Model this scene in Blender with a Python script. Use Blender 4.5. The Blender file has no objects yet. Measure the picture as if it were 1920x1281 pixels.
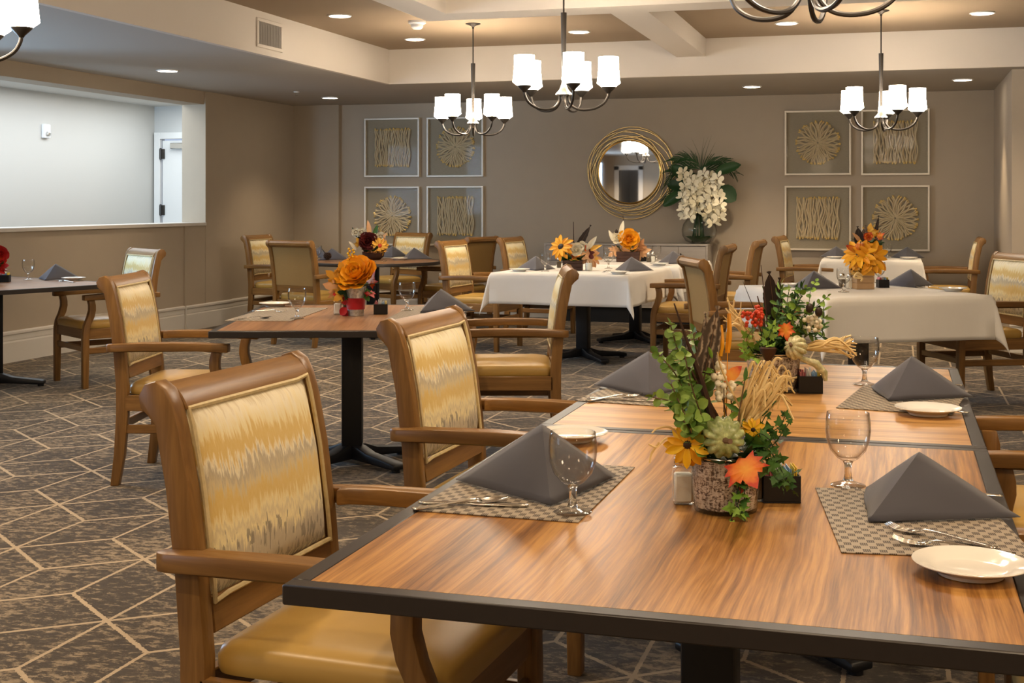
import bpy, bmesh, math, random
from mathutils import Vector, Matrix
R = math.radians
PI = math.pi
rnd = random.Random(7)
sc = bpy.context.scene
COL = sc.collection

# ------------------------------------------------------------------ camera, world, exposure
TH = R(16.53)                      # the room is turned this far from the line of sight
CAMZ = 1.33
FPX = 2430.0                       # focal length in pixels of a 1920 wide frame
cam_d = bpy.data.cameras.new('camera')
cam_d.sensor_width = 36.0
cam_d.lens = FPX / 1920 * 36.0
cam_d.shift_y = -(640.5 - 380.0) / 1920
cam_d.clip_start = 0.02
cam = bpy.data.objects.new('camera', cam_d)
cam.location = (0, 0, CAMZ)
cam.rotation_euler = (R(90), 0, TH)
COL.objects.link(cam)
sc.camera = cam

w = bpy.data.worlds.new('world')
sc.world = w
w.use_nodes = True
w.node_tree.nodes['Background'].inputs[0].default_value = (0.60, 0.72, 0.95, 1)
w.node_tree.nodes['Background'].inputs[1].default_value = 0.5

sc.view_settings.view_transform = 'Standard'
sc.view_settings.look = 'None'
sc.view_settings.exposure = 0.58
sc.view_settings.gamma = 1.0
sc.view_settings.use_curve_mapping = False
try:
    sc.cycles.max_bounces = 8
    sc.cycles.diffuse_bounces = 4
    sc.cycles.glossy_bounces = 4
    sc.cycles.transmission_bounces = 8
    sc.cycles.transparent_max_bounces = 24
    sc.cycles.caustics_reflective = False
    sc.cycles.caustics_refractive = False
    sc.cycles.sample_clamp_indirect = 6.0
    sc.cycles.use_denoising = True
except Exception:
    pass

WARM = (1.0, 0.76, 0.50)
SHADE_EMIT = 24.0                  # lit frosted glass shades of the chandeliers
CAN_W = 62.0                       # one recessed downlight
CAN_EMIT = 20.0
DAY_END = 175.0                    # daylight from the corridor's far end
DAY_W = 145.0                      # daylight through the corridor window

def area_light(name, loc, rot, sx, sy, power, color):
    d = bpy.data.lights.new(name, 'AREA')
    d.shape = 'RECTANGLE'; d.size = sx; d.size_y = sy; d.energy = power; d.color = color
    o = bpy.data.objects.new(name, d); o.location = loc; o.rotation_euler = rot
    COL.objects.link(o)
    return o
# daylight: a window in the corridor's outer wall, beyond the left edge of the picture
area_light('window_daylight', (-8.60, 6.7, 1.65), (0, R(-90), 0), 1.4, 1.8, DAY_W, (0.45, 0.70, 1.0))
area_light('corridor_end_daylight', (-8.0, 3.4, 1.5), (R(90), 0, 0), 1.1, 2.0, DAY_END, (0.45, 0.70, 1.0))
area_light('corridor_fill', (-7.82, 10.9, 2.48), (0, 0, 0), 0.8, 5.4, 52, (0.88, 0.95, 1.0))  # unseen panel added to brighten the corridor wall
area_light('rear_left_fill', (-6.9, -1.2, 1.4), (0, R(-90), 0), 1.8, 1.6, 30, (0.55, 0.76, 1.0))  # cool fill added at the rear left for the mirror; no window here
# unseen fill lamps added beside and behind the viewer to light chair fronts
def lamp(loc, power):
    d = bpy.data.lights.new('fill_lamp', 'POINT'); d.energy = power; d.color = WARM; d.shadow_soft_size = .22
    o = bpy.data.objects.new('fill_lamp', d); o.location = loc; COL.objects.link(o)
lamp((2.3, 1.6, 2.15), 66); lamp((-1.6, -.6, 2.15), 34); lamp((2.0, -1.8, 2.15), 22)
# ------------------------------------------------------------------ projection helpers (photo point -> place in the room)
FX, FY = -math.sin(TH), math.cos(TH)
RX, RY = math.cos(TH), math.sin(TH)
def at(px, py, z):
    d = FPX * (CAMZ - z) / (py - 380.0); l = (px - 960) / FPX * d
    return Vector((FX * d + RX * l, FY * d + RY * l, z))
def ray(px, py, d):
    l = (px - 960) / FPX * d
    return Vector((FX * d + RX * l, FY * d + RY * l, CAMZ - (py - 380.0) / FPX * d))
def onY(px, py, Y):
    a = (px - 960) / FPX; d = Y / (FY + RY * a)
    return Vector((FX * d + RX * a * d, Y, CAMZ - (py - 380.0) * d / FPX))
def onX(px, py, X):
    a = (px - 960) / FPX; d = X / (FX + RX * a)
    return Vector((X, FY * d + RY * a * d, CAMZ - (py - 380.0) * d / FPX))
def depth(p):
    return p[0] * FX + p[1] * FY

# ------------------------------------------------------------------ materials
class NT:
    def __init__(s, name):
        s.m = bpy.data.materials.new(name); s.m.use_nodes = True
        s.t = s.m.node_tree; s.n = s.t.nodes; s.l = s.t.links
        s.b = s.n['Principled BSDF']; s.out = s.n['Material Output']
    def new(s, typ, **kw):
        x = s.n.new(typ)
        for k, v in kw.items(): setattr(x, k, v)
        return x
    def link(s, a, b): s.l.new(a, b)
    def put(s, sock, v):
        if v is None: return
        if hasattr(v, 'is_output') or isinstance(v, bpy.types.NodeSocket): s.l.new(v, sock)
        else: sock.default_value = v
    def math(s, op, a, b=None, c=None, clamp=False):
        x = s.n.new('ShaderNodeMath'); x.operation = op; x.use_clamp = clamp
        for i, v in enumerate((a, b, c)): s.put(x.inputs[i], v)
        return x.outputs[0]
    def coord(s, kind='Object'):
        return s.n.new('ShaderNodeTexCoord').outputs[kind]
    def mapping(s, vec, scale=(1, 1, 1), loc=(0, 0, 0), rot=(0, 0, 0)):
        x = s.n.new('ShaderNodeMapping'); s.put(x.inputs['Vector'], vec)
        x.inputs['Scale'].default_value = scale; x.inputs['Location'].default_value = loc; x.inputs['Rotation'].default_value = rot
        return x.outputs[0]
    def noise(s, vec, scale=5, detail=3, rough=.5, dist=0):
        x = s.n.new('ShaderNodeTexNoise'); s.put(x.inputs['Vector'], vec)
        x.inputs['Scale'].default_value = scale; x.inputs['Detail'].default_value = detail
        x.inputs['Roughness'].default_value = rough; x.inputs['Distortion'].default_value = dist
        return x.outputs[0]
    def sep(s, vec):
        x = s.n.new('ShaderNodeSeparateXYZ'); s.put(x.inputs[0], vec); return x.outputs
    def comb(s, a, b, c):
        x = s.n.new('ShaderNodeCombineXYZ')
        for i, v in enumerate((a, b, c)): s.put(x.inputs[i], v)
        return x.outputs[0]
    def ramp(s, fac, stops, interp='LINEAR'):
        x = s.n.new('ShaderNodeValToRGB'); x.color_ramp.interpolation = interp
        e = x.color_ramp.elements
        while len(e) < len(stops): e.new(0.5)
        for i, (p, c) in enumerate(stops):
            e[i].position = p; e[i].color = (c[0], c[1], c[2], 1)
        s.put(x.inputs[0], fac); return x.outputs[0]
    def mix(s, fac, a, b, blend='MIX'):
        x = s.n.new('ShaderNodeMix'); x.data_type = 'RGBA'; x.blend_type = blend
        s.put(x.inputs[0], fac)
        s.put(x.inputs[6], (*a, 1) if isinstance(a, tuple) and len(a) == 3 else a)
        s.put(x.inputs[7], (*b, 1) if isinstance(b, tuple) and len(b) == 3 else b)
        return x.outputs[2]
    def bump(s, h, strength=.2, dist=.01):
        x = s.n.new('ShaderNodeBump'); x.inputs['Strength'].default_value = strength
        x.inputs['Distance'].default_value = dist; s.put(x.inputs['Height'], h)
        s.l.new(x.outputs[0], s.b.inputs['Normal'])
    def col(s, c): s.put(s.b.inputs['Base Color'], (*c, 1) if isinstance(c, tuple) and len(c) == 3 else c)
    def set(s, rough=None, metal=None, spec=None, coat=None, sheen=None):
        if rough is not None: s.put(s.b.inputs['Roughness'], rough)
        if metal is not None: s.b.inputs['Metallic'].default_value = metal
        if spec is not None: s.b.inputs['Specular IOR Level'].default_value = spec
        if coat is not None: s.b.inputs['Coat Weight'].default_value = coat; s.b.inputs['Coat Roughness'].default_value = .15
        if sheen is not None: s.b.inputs['Sheen Weight'].default_value = sheen
        return s

M = {}
def srgb(r, g, b):
    f = lambda v: (v / 255 / 12.92) if v / 255 <= .04045 else ((v / 255 + .055) / 1.055) ** 2.4
    return (f(r), f(g), f(b))
def plain(name, c, rough=.6, metal=0, spec=.4, var=0.0, vs=20, bump=0):
    t = NT(name); t.set(rough, metal, spec)
    if var:
        n = t.noise(t.coord(), vs, 3)
        t.col(t.mix(n, tuple(v * (1 - var) for v in c), tuple(min(1, v * (1 + var)) for v in c)))
        if bump: t.bump(n, bump, .003)
    else: t.col(c)
    M[name] = t.m
    return t.m
def emit(name, c, s):
    t = NT(name); t.col((0.9, 0.88, 0.84)); t.set(.5)
    t.b.inputs['Emission Color'].default_value = (*c, 1); t.b.inputs['Emission Strength'].default_value = s
    M[name] = t.m
def thin_glass(name, tint=(.97, .98, .97), edge=.75, base=.04, power=3.0, rimtint=(.50, .49, .47)):
    t = NT(name)
    t.n.remove(t.b)
    tr = t.new('ShaderNodeBsdfTransparent')
    gl = t.new('ShaderNodeBsdfGlossy'); gl.inputs['Roughness'].default_value = .02
    lw = t.new('ShaderNodeLayerWeight'); lw.inputs[0].default_value = .5
    p = t.math('POWER', lw.outputs['Facing'], power)
    t.put(tr.inputs[0], t.mix(t.math('POWER', lw.outputs['Facing'], 4.0), tint, rimtint))
    f = t.math('MULTIPLY_ADD', p, edge, base, clamp=True)
    mx = t.new('ShaderNodeMixShader'); t.put(mx.inputs[0], f)
    t.link(tr.outputs[0], mx.inputs[1]); t.link(gl.outputs[0], mx.inputs[2]); t.link(mx.outputs[0], t.out.inputs[0])
    M[name] = t.m

def wood(name, axis, light, dark, rough=.35, scale=1.0, bumpy=.05):
    t = NT(name)
    s = [34 * scale] * 3; s[axis] = 2.2 * scale
    v = t.mapping(t.coord(), scale=tuple(s))
    n = t.noise(v, 1.6, 5, .6, .6)
    s2 = [7 * scale] * 3; s2[axis] = .8 * scale
    n2 = t.noise(t.mapping(t.coord(), scale=tuple(s2)), 1.0, 2, .5, .8)
    f = t.math('MULTIPLY_ADD', n, .6, t.math('MULTIPLY', n2, .4))
    t.col(t.ramp(f, [(.32, dark), (.5, tuple((a + b) / 2 for a, b in zip(light, dark))), (.66, light)]))
    t.set(rough, spec=.45)
    t.bump(n, bumpy, .002)
    M[name] = t.m
WL, WD = (.30, .156, .046), (.135, .062, .016)
wood('chair_wood_x', 0, WL, WD); wood('chair_wood_y', 1, WL, WD); wood('chair_wood_z', 2, WL, WD)

def laminate(name, axis, light, mid, dark):
    t = NT(name)
    o = 1 - axis
    def sc3(a, b):
        s = [0, 0, 1]; s[axis] = a; s[o] = b; return tuple(s)
    warp = t.noise(t.mapping(t.coord(), scale=sc3(1.2, 3)), 1.5, 2)
    warpv = t.new('ShaderNodeVectorMath', operation='MULTIPLY_ADD')
    t.put(warpv.inputs[0], t.comb(warp, warp, 0)); 
    k = [0, 0, 0]; k[o] = .035
    warpv.inputs[1].default_value = tuple(k); t.put(warpv.inputs[2], t.coord())
    c = warpv.outputs[0]
    n1 = t.noise(t.mapping(c, scale=sc3(.6, 13)), 1.0, 3, .55)
    n2 = t.noise(t.mapping(c, scale=sc3(1.6, 80)), 1.0, 4, .65)
    n3 = t.noise(t.mapping(c, scale=sc3(7, 230)), 1.0, 3, .7)
    f = t.math('MULTIPLY_ADD', n1, .40, t.math('MULTIPLY_ADD', n2, .38, t.math('MULTIPLY', n3, .22)))
    t.col(t.ramp(f, [(.40, dark), (.485, mid), (.57, light)]))
    t.set(t.math('MULTIPLY_ADD', n3, .16, .27), spec=.36)
    t.bump(n3, .05, .001)
    M[name] = t.m
laminate('laminate_long', 1, (.50, .258, .072), (.31, .140, .034), (.130, .050, .011))
laminate('laminate_across', 0, (.55, .305, .10), (.41, .21, .062), (.23, .105, .028))
laminate('laminate_brown', 1, (.36, .19, .09), (.27, .135, .06), (.17, .078, .034))
plain('table_edge', (.020, .0155, .014), .38, spec=.45, var=.15, vs=60)
plain('black_metal', (.008, .009, .012), .45, spec=.4)
plain('charcoal_bronze', (.06, .052, .045), .38, metal=.85)
plain('nickel', (.62, .58, .53), .32, metal=1)
plain('steel', (.72, .70, .66), .18, metal=1)
plain('chrome', (.80, .78, .75), .12, metal=1)
plain('porcelain', (.80, .78, .73), .12, spec=.5)
plain('white_plastic', (.82, .82, .82), .35)
plain('black_plastic', (.006, .006, .007), .35)
plain('salt', (.82, .80, .74), .8, var=.08, vs=300)
plain('pepper', (.12, .09, .06), .8, var=.4, vs=300)
plain('packet_pink', (.80, .30, .32), .6); plain('packet_blue', (.30, .50, .72), .6)
plain('packet_white', (.80, .80, .78), .6); plain('packet_yellow', (.85, .66, .10), .6)
thin_glass('goblet_glass', tint=(.985, .985, .98), edge=.75, base=.022, power=3.0, rimtint=(.30, .29, .27))
t = NT('solid_glass'); t.col((.97, .98, .97)); t.set(.02); t.b.inputs['Transmission Weight'].default_value = 1; t.b.inputs['IOR'].default_value = 1.48; M['solid_glass'] = t.m
thin_glass('pane_glass', tint=(.95, .96, .95), base=.0014, edge=.25, power=4, rimtint=(.9, .9, .9))
thin_glass('vase_glass', edge=.6, base=.025)
emit('lit_shade', (1.0, .86, .68), SHADE_EMIT)
emit('lit_lens', (1.0, .86, .68), CAN_EMIT)

# painted walls and ceilings
plain('wall_paint', (.42, .355, .275), .75, spec=.25, var=.03, vs=6)
plain('wall_paint_corridor', (.62, .61, .58), .75, spec=.25)
plain('soffit_paint', (.44, .41, .37), .8, spec=.2)
plain('beam_paint', (.64, .58, .51), .8, spec=.2)
plain('tray_paint', (.30, .225, .155), .8, spec=.2)
plain('trim_paint', (.66, .63, .58), .5, spec=.35)
plain('door_paint', (.80, .79, .76), .45)

# napkin cloth / table linen
def cloth(name, c, rough=.85, s=900, amt=.08):
    t = NT(name)
    n = t.noise(t.mapping(t.coord(), scale=(1, 1, 1)), s, 1)
    n2 = t.noise(t.coord(), 9, 2)
    t.col(t.mix(n2, tuple(v * (1 - amt) for v in c), tuple(v * (1 + amt) for v in c)))
    t.set(rough, spec=.25, sheen=.25)
    t.bump(t.math('MULTIPLY_ADD', n2, .8, t.math('MULTIPLY', n, .2)), .12, .004)
    M[name] = t.m
cloth('napkin_grey', (.078, .078, .096))
def table_linen():
    t = NT('linen_white'); co = t.coord(); x, y, z = t.sep(co)
    n = t.noise(co, 7, 3)
    def crease(v, p): 
        f = t.math('SUBTRACT', t.math('FRACT', t.math('DIVIDE', v, p)), .5); return t.math('LESS_THAN', t.math('ABSOLUTE', f), .012)
    h = t.math('ADD', t.math('MULTIPLY', n, .6), t.math('ADD', t.math('MULTIPLY', crease(x, .30), .25), t.math('MULTIPLY', crease(y, .34), .25)))
    t.col(t.mix(n, (.69, .665, .62), (.74, .72, .68))); t.set(.85, spec=.2, sheen=.2); t.bump(h, .35, .008); M['linen_white'] = t.m
table_linen()
cloth('red_ribbon', (.30, .002, .006), .6)

# upholstery
def uph():
    t = NT('upholstery')
    x, y, z = t.sep(t.coord())
    st = t.noise(t.comb(t.math('MULTIPLY', x, 70), 0, t.math('MULTIPLY', z, 7)), 1.0, 5, .75)
    bl = t.noise(t.comb(t.math('MULTIPLY', x, 6), 0, t.math('MULTIPLY', z, 9)), 1.0, 3, .55)
    wv = t.noise(t.comb(t.math('MULTIPLY', x, 260), 0, t.math('MULTIPLY', z, 60)), 1.0, 2)
    v = t.math('MULTIPLY_ADD', z, 1 / .376, -.560 / .376)
    v = t.math('ADD', v, t.math('MULTIPLY_ADD', st, .42, -.21))
    v = t.math('ADD', v, t.math('MULTIPLY_ADD', bl, .20, -.10))
    cream, gold, white, grey, dark, tan = (.88, .76, .42), (.72, .50, .14), (.90, .83, .62), (.45, .385, .275), (.12, .10, .08), (.66, .55, .32)
    c = t.ramp(v, [(0.0, cream), (.06, dark), (.09, grey), (.22, grey), (.28, cream), (.33, tan), (.37, cream), (.43, gold), (.50, gold), (.55, tan),
                   (.62, grey), (.66, white), (.70, gold), (.78, gold), (.83, cream), (.92, white), (1.0, tan)])
    fleck = t.math('GREATER_THAN', t.noise(t.comb(t.math('MULTIPLY', x, 85), 3.1, t.math('MULTIPLY', z, 22)), 1.0, 2), .585)
    zone = t.math('MULTIPLY', t.math('LESS_THAN', v, .30), fleck)
    c = t.mix(t.math('MULTIPLY', zone, .75), c, dark)
    c = t.mix(t.math('MULTIPLY_ADD', wv, .35, -.05, clamp=True), c, (.86, .78, .56), 'MIX')
    t.col(c); t.set(.55, spec=.3, sheen=.15)
    t.bump(t.math('ADD', wv, t.math('MULTIPLY', st, .5)), .10, .002)
    M['upholstery'] = t.m
uph()
plain('back_fabric', (.32, .195, .066), .7, var=.12, vs=160, bump=.05)
plain('seat_vinyl', (.47, .295, .075), .36, spec=.5, var=.06, vs=14, bump=.05)
plain('piping', (.60, .49, .27), .5, var=.3, vs=60)

# carpet: mottled taupe with pale lines of a stretched rhombus lattice
def carpet():
    t = NT('carpet')
    t.set(.95, spec=.1, sheen=.2)
    co = t.coord('Object')
    x0, y0, _ = t.sep(co)
    wob = t.math('MULTIPLY_ADD', t.noise(co, 90, 2), .010, -.005)
    x = t.math('ADD', t.math('ADD', x0, 2.69), wob); y = t.math('DIVIDE', t.math('ADD', y0, -4.244), 1.347)
    y = t.math('ADD', y, wob)
    A = .566; L = A / math.sqrt(3); SP = A / 2; PER = A * math.sqrt(3)
    line = None
    for k in range(3):
        a = R(60 * k)
        # family k: lines parallel to direction (sin a', cos a')
        ca, sa = math.cos(a), math.sin(a)
        u = t.math('ADD', t.math('MULTIPLY', x, ca), t.math('MULTIPLY', y, sa))
        v = t.math('ADD', t.math('MULTIPLY', x, -sa), t.math('MULTIPLY', y, ca))
        q = t.math('DIVIDE', u, SP)
        kq = t.math('ROUND', q)
        du = t.math('MULTIPLY', t.math('ABSOLUTE', t.math('SUBTRACT', q, kq)), SP)
        par = t.math('MULTIPLY', kq, .5)
        f = t.math('ADD', t.math('DIVIDE', v, PER), par)
        dv = t.math('MULTIPLY', t.math('ABSOLUTE', t.math('SUBTRACT', f, t.math('ROUND', f))), PER)
        on = t.math('MULTIPLY', t.math('LESS_THAN', du, .0068), t.math('LESS_THAN', dv, L + .004))
        line = on if line is None else t.math('MAXIMUM', line, on)
    n1 = t.noise(t.mapping(co, scale=(.75, 1.3, 1)), 24, 7, .78, .3)
    n2 = t.noise(co, 2.2, 2)
    f = t.math('ADD', n1, t.math('MULTIPLY_ADD', n2, .24, -.13))
    base = t.ramp(f, [(.40, (.047, .034, .020)), (.49, (.068, .049, .029)), (.525, (.205, .155, .096)), (.60, (.36, .28, .18))])
    pile = t.noise(co, 420, 2)
    base = t.mix(t.math('MULTIPLY', pile, .55), base, (.040, .031, .022))
    lc = t.mix(t.math('MULTIPLY', pile, .5), (.47, .37, .245), (.28, .21, .13))
    t.col(t.mix(line, base, lc))
    t.bump(pile, .5, .004)
    M['carpet'] = t.m
carpet()

def placemat():
    t = NT('placemat')
    co = t.coord()
    x, y, _ = t.sep(co)
    P = .0135
    fx = t.math('FRACT', t.math('DIVIDE', x, P)); fy = t.math('FRACT', t.math('DIVIDE', y, P * 1.5))
    row = t.math('FLOOR', t.math('DIVIDE', y, P * 1.5)); colx = t.math('FLOOR', t.math('DIVIDE', x, P))
    chk = t.math('MODULO', t.math('ABSOLUTE', t.math('ADD', row, colx)), 2)
    rib = t.math('GREATER_THAN', t.math('FRACT', t.math('DIVIDE', x, P / 4)), .35)
    inside = t.math('MULTIPLY', t.math('GREATER_THAN', fy, .14), t.math('GREATER_THAN', fx, .10))
    dk = t.math('MULTIPLY', t.math('MULTIPLY', chk, inside), t.math('MULTIPLY_ADD', rib, .65, .35))
    n = t.noise(co, 500, 1)
    lt = t.mix(n, (.28, .235, .18), (.41, .345, .265))
    t.col(t.mix(dk, lt, (.062, .046, .036))); t.set(.6, spec=.3)
    t.bump(t.math('SUBTRACT', 1.0, dk), .35, .002)
    M['placemat'] = t.m
placemat()

# centrepiece and decor materials
def leafmat(name, a, b, rough=.5, trans=True):
    t = NT(name); n = t.noise(t.coord(), 45, 3)
    r = t.new('ShaderNodeObjectInfo').outputs['Random']
    t.col(t.mix(t.math('MULTIPLY_ADD', r, .8, t.math('MULTIPLY_ADD', n, .5, -.15), clamp=True), a, b)); t.set(rough, spec=.35)
    M[name] = t.m
leafmat('eucalyptus', (.075, .17, .025), (.33, .50, .11))
leafmat('ivy', (.016, .065, .012), (.075, .18, .030))
leafmat('bright_ivy', (.12, .26, .025), (.30, .48, .07))
leafmat('dark_leaf', (.008, .025, .007), (.03, .07, .015))
def maple_grad():
    t = NT('maple_orange'); x, y, z = t.sep(t.coord())
    d = t.math('SQRT', t.math('ADD', t.math('MULTIPLY', x, x), t.math('MULTIPLY', t.math('SUBTRACT', y, .4), t.math('SUBTRACT', y, .4))))
    n = t.noise(t.coord(), 7, 3); f = t.math('ADD', d, t.math('MULTIPLY_ADD', n, .3, -.15))
    t.col(t.ramp(f, [(.05, (.78, .33, .03)), (.28, (.74, .20, .018)), (.48, (.50, .035, .008))])); t.set(.55); M['maple_orange'] = t.m
maple_grad()
leafmat('maple_tan', (.55, .27, .12), (.70, .42, .22))
leafmat('maple_yellow', (.62, .30, .03), (.75, .42, .06))
leafmat('yellow_petal', (.72, .33, .008), (.85, .55, .02))
leafmat('orange_petal', (.74, .27, .008), (.90, .46, .02))
leafmat('maroon_petal', (.045, .006, .006), (.13, .018, .014))
leafmat('red_petal', (.30, .008, .008), (.50, .02, .015))
leafmat('cream_petal', (.62, .55, .40), (.80, .76, .62))
leafmat('orchid_petal', (.72, .66, .46), (.86, .82, .66))
leafmat('palm_green', (.010, .035, .012), (.03, .085, .025))
leafmat('raffia', (.64, .43, .16), (.90, .72, .38))
leafmat('brown_stick', (.030, .012, .006), (.085, .035, .016))
leafmat('dark_seed', (.012, .006, .004), (.05, .025, .012))
leafmat('twig', (.10, .055, .03), (.20, .12, .07))
plain('white_berry', (.86, .80, .62), .3, spec=.5); plain('red_berry', (.55, .045, .008), .3, spec=.5)
leafmat('orange_pumpkin', (.50, .10, .01), (.70, .20, .02), .4)
def pumpk(name, a, b):
    t = NT(name); n = t.noise(t.coord(), 60, 4, .65)
    t.col(t.ramp(n, [(.35, a), (.55, b), (.70, tuple(min(1, v * 1.7) for v in b))])); t.set(.3, spec=.5)
    M[name] = t.m
pumpk('green_pumpkin', (.20, .26, .08), (.38, .44, .20)); pumpk('pale_pumpkin', (.36, .35, .16), (.56, .53, .31))
def birch():
    t = NT('birch_bark')
    n = t.noise(t.mapping(t.coord(), scale=(70, 70, 150)), 1.0, 4, .75, 1.6)
    n2 = t.noise(t.mapping(t.coord(), scale=(190, 190, 40)), 1.0, 3, .7)
    f = t.math('MULTIPLY_ADD', n, .6, t.math('MULTIPLY', n2, .4))
    t.col(t.ramp(f, [(.38, (.040, .020, .012)), (.455, (.11, .062, .042)), (.49, (.48, .39, .32)), (.62, (.74, .66, .59))])); t.set(.6)
    t.bump(f, .4, .004); M['birch_bark'] = t.m
birch()
def feather():
    t = NT('feather')
    x, y, z = t.sep(t.coord())
    n = t.noise(t.coord(), 60, 2)
    s = t.math('SINE', t.math('ADD', t.math('MULTIPLY', z, 260), t.math('ADD', t.math('MULTIPLY', t.math('ABSOLUTE', x), 500), t.math('MULTIPLY', n, 9))))
    f = t.math('MULTIPLY', t.math('MULTIPLY_ADD', s, .5, .5), n)
    t.col(t.ramp(f, [(.18, (.075, .052, .036)), (.40, (.16, .115, .08)), (.56, (.48, .38, .28))])); t.set(.7)
    M['feather'] = t.m
feather()
plain('dark_feather', (.022, .012, .008), .7, var=.4, vs=60)
plain('planter_wood', (.055, .022, .013), .6, var=.4, vs=30, bump=.2)
plain('kraft_box', (.42, .27, .14), .7, var=.15, vs=20)
def galv():
    t = NT('galvanized'); n = t.noise(t.coord(), 70, 3, .6)
    t.col(t.ramp(n, [(.35, (.30, .30, .29)), (.62, (.60, .60, .58))])); t.set(.42, metal=.85); M['galvanized'] = t.m
galv()
plain('gold_ring', (.50, .36, .16), .35, metal=.9); plain('gold_rim', (.75, .50, .16), .25, metal=1)
plain('mirror_glass', (.86, .87, .88), .02, metal=1)
plain('champagne_frame', (.74, .67, .56), .4, metal=.1, spec=.5)
def linen():
    t = NT('linen_backing')
    x, y, z = t.sep(t.coord())
    n = t.noise(t.comb(t.math('MULTIPLY', x, 30), 0, t.math('MULTIPLY', z, 500)), 1.0, 3)
    t.col(t.ramp(n, [(.3, (.33, .275, .21)), (.7, (.41, .35, .275))])); t.set(.8, spec=.2); M['linen_backing'] = t.m
linen()
def stick_mat(name, kind):
    t = NT(name)
    x, y, z = t.sep(t.coord())
    if kind == 'square': f = t.math('ABSOLUTE', z)
    else: f = t.math('SQRT', t.math('ADD', t.math('MULTIPLY', x, x), t.math('MULTIPLY', z, z)))
    lo = .197 if kind == 'square' else .208
    g = t.math('SMOOTHSTEP', f, lo, lo + .03) if False else t.ramp(f, [(lo, (0, 0, 0)), (lo + .035, (1, 1, 1))])
    n = t.noise(t.coord(), 40, 2)
    t.col(t.mix(g, t.mix(n, (.56, .43, .27), (.74, .60, .41)), (.92, .62, .17)))
    gm = t.math('MULTIPLY', g, .35); t.put(t.b.inputs['Metallic'], gm); t.set(.38)
    M[name] = t.m
stick_mat('stick_square', 'square'); stick_mat('stick_round', 'round')
wood('sideboard_veneer', 0, (.46, .42, .38), (.36, .325, .29), .4)

# ------------------------------------------------------------------ mesh helpers
def mesh_obj(name, bm, mat, parent=None, smooth=True, angle=40, loc=None):
    me = bpy.data.meshes.new(name)
    bmesh.ops.recalc_face_normals(bm, faces=bm.faces)
    bm.to_mesh(me); bm.free()
    if mat: me.materials.append(M[mat] if isinstance(mat, str) else mat)
    if smooth:
        for p in me.polygons: p.use_smooth = True
        try: me.set_sharp_from_angle(angle=R(angle))
        except Exception: pass
    o = bpy.data.objects.new(name, me)
    COL.objects.link(o)
    if parent: o.parent = parent
    if loc is not None: o.location = loc
    return o
def BM(): return bmesh.new()
def box(bm, x0, x1, y0, y1, z0, z1, bev=0, seg=1):
    m = bmesh.new()
    vs = [m.verts.new(p) for p in ((x0, y0, z0), (x1, y0, z0), (x1, y1, z0), (x0, y1, z0), (x0, y0, z1), (x1, y0, z1), (x1, y1, z1), (x0, y1, z1))]
    for f in ((0, 3, 2, 1), (4, 5, 6, 7), (0, 1, 5, 4), (1, 2, 6, 5), (2, 3, 7, 6), (3, 0, 4, 7)): m.faces.new([vs[i] for i in f])
    if bev: bmesh.ops.bevel(m, geom=m.edges[:], offset=bev, segments=seg, profile=.5, affect='EDGES')
    merge(bm, m)
    return bm
def merge(bm, m, mat=None):
    if mat is not None: bmesh.ops.transform(m, matrix=mat, verts=m.verts)
    mp = {}
    for v in m.verts: mp[v] = bm.verts.new(v.co)
    for f in m.faces:
        try: bm.faces.new([mp[v] for v in f.verts])
        except ValueError: pass
    m.free()
def prism(bm, pts, axis, a0, a1, bev=0, seg=1):
    """polygon pts in the plane across axis, extruded from a0 to a1. axis 0: pts=(y,z); 1: (x,z); 2: (x,y)"""
    m = bmesh.new()
    def p3(p, a): return (a, p[0], p[1]) if axis == 0 else ((p[0], a, p[1]) if axis == 1 else (p[0], p[1], a))
    b = [m.verts.new(p3(p, a0)) for p in pts]; t = [m.verts.new(p3(p, a1)) for p in pts]
    n = len(pts)
    m.faces.new(b); m.faces.new(t[::-1])
    for i in range(n): m.faces.new((b[i], b[(i + 1) % n], t[(i + 1) % n], t[i]))
    bmesh.ops.recalc_face_normals(m, faces=m.faces)
    if bev:
        es = [e for e in m.edges if len(e.link_faces) == 2 and e.link_faces[0].normal.angle(e.link_faces[1].normal) > R(50)]
        bmesh.ops.bevel(m, geom=es, offset=bev, segments=seg, profile=.5, affect='EDGES')
    merge(bm, m)
    return bm
def lathe(bm, prof, n=24, c=(0, 0, 0), closed=True):
    rings = []
    for r, z in prof:
        if r < 1e-5: rings.append([bm.verts.new((c[0], c[1], c[2] + z))])
        else: rings.append([bm.verts.new((c[0] + r * math.cos(2 * PI * i / n), c[1] + r * math.sin(2 * PI * i / n), c[2] + z)) for i in range(n)])
    for a, b in zip(rings, rings[1:]):
        for i in range(n):
            j = (i + 1) % n
            if len(a) == 1 and len(b) == 1: continue
            if len(a) == 1: bm.faces.new((a[0], b[i], b[j]))
            elif len(b) == 1: bm.faces.new((a[i], a[j], b[0]))
            else: bm.faces.new((a[i], a[j], b[j], b[i]))
    return bm
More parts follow.
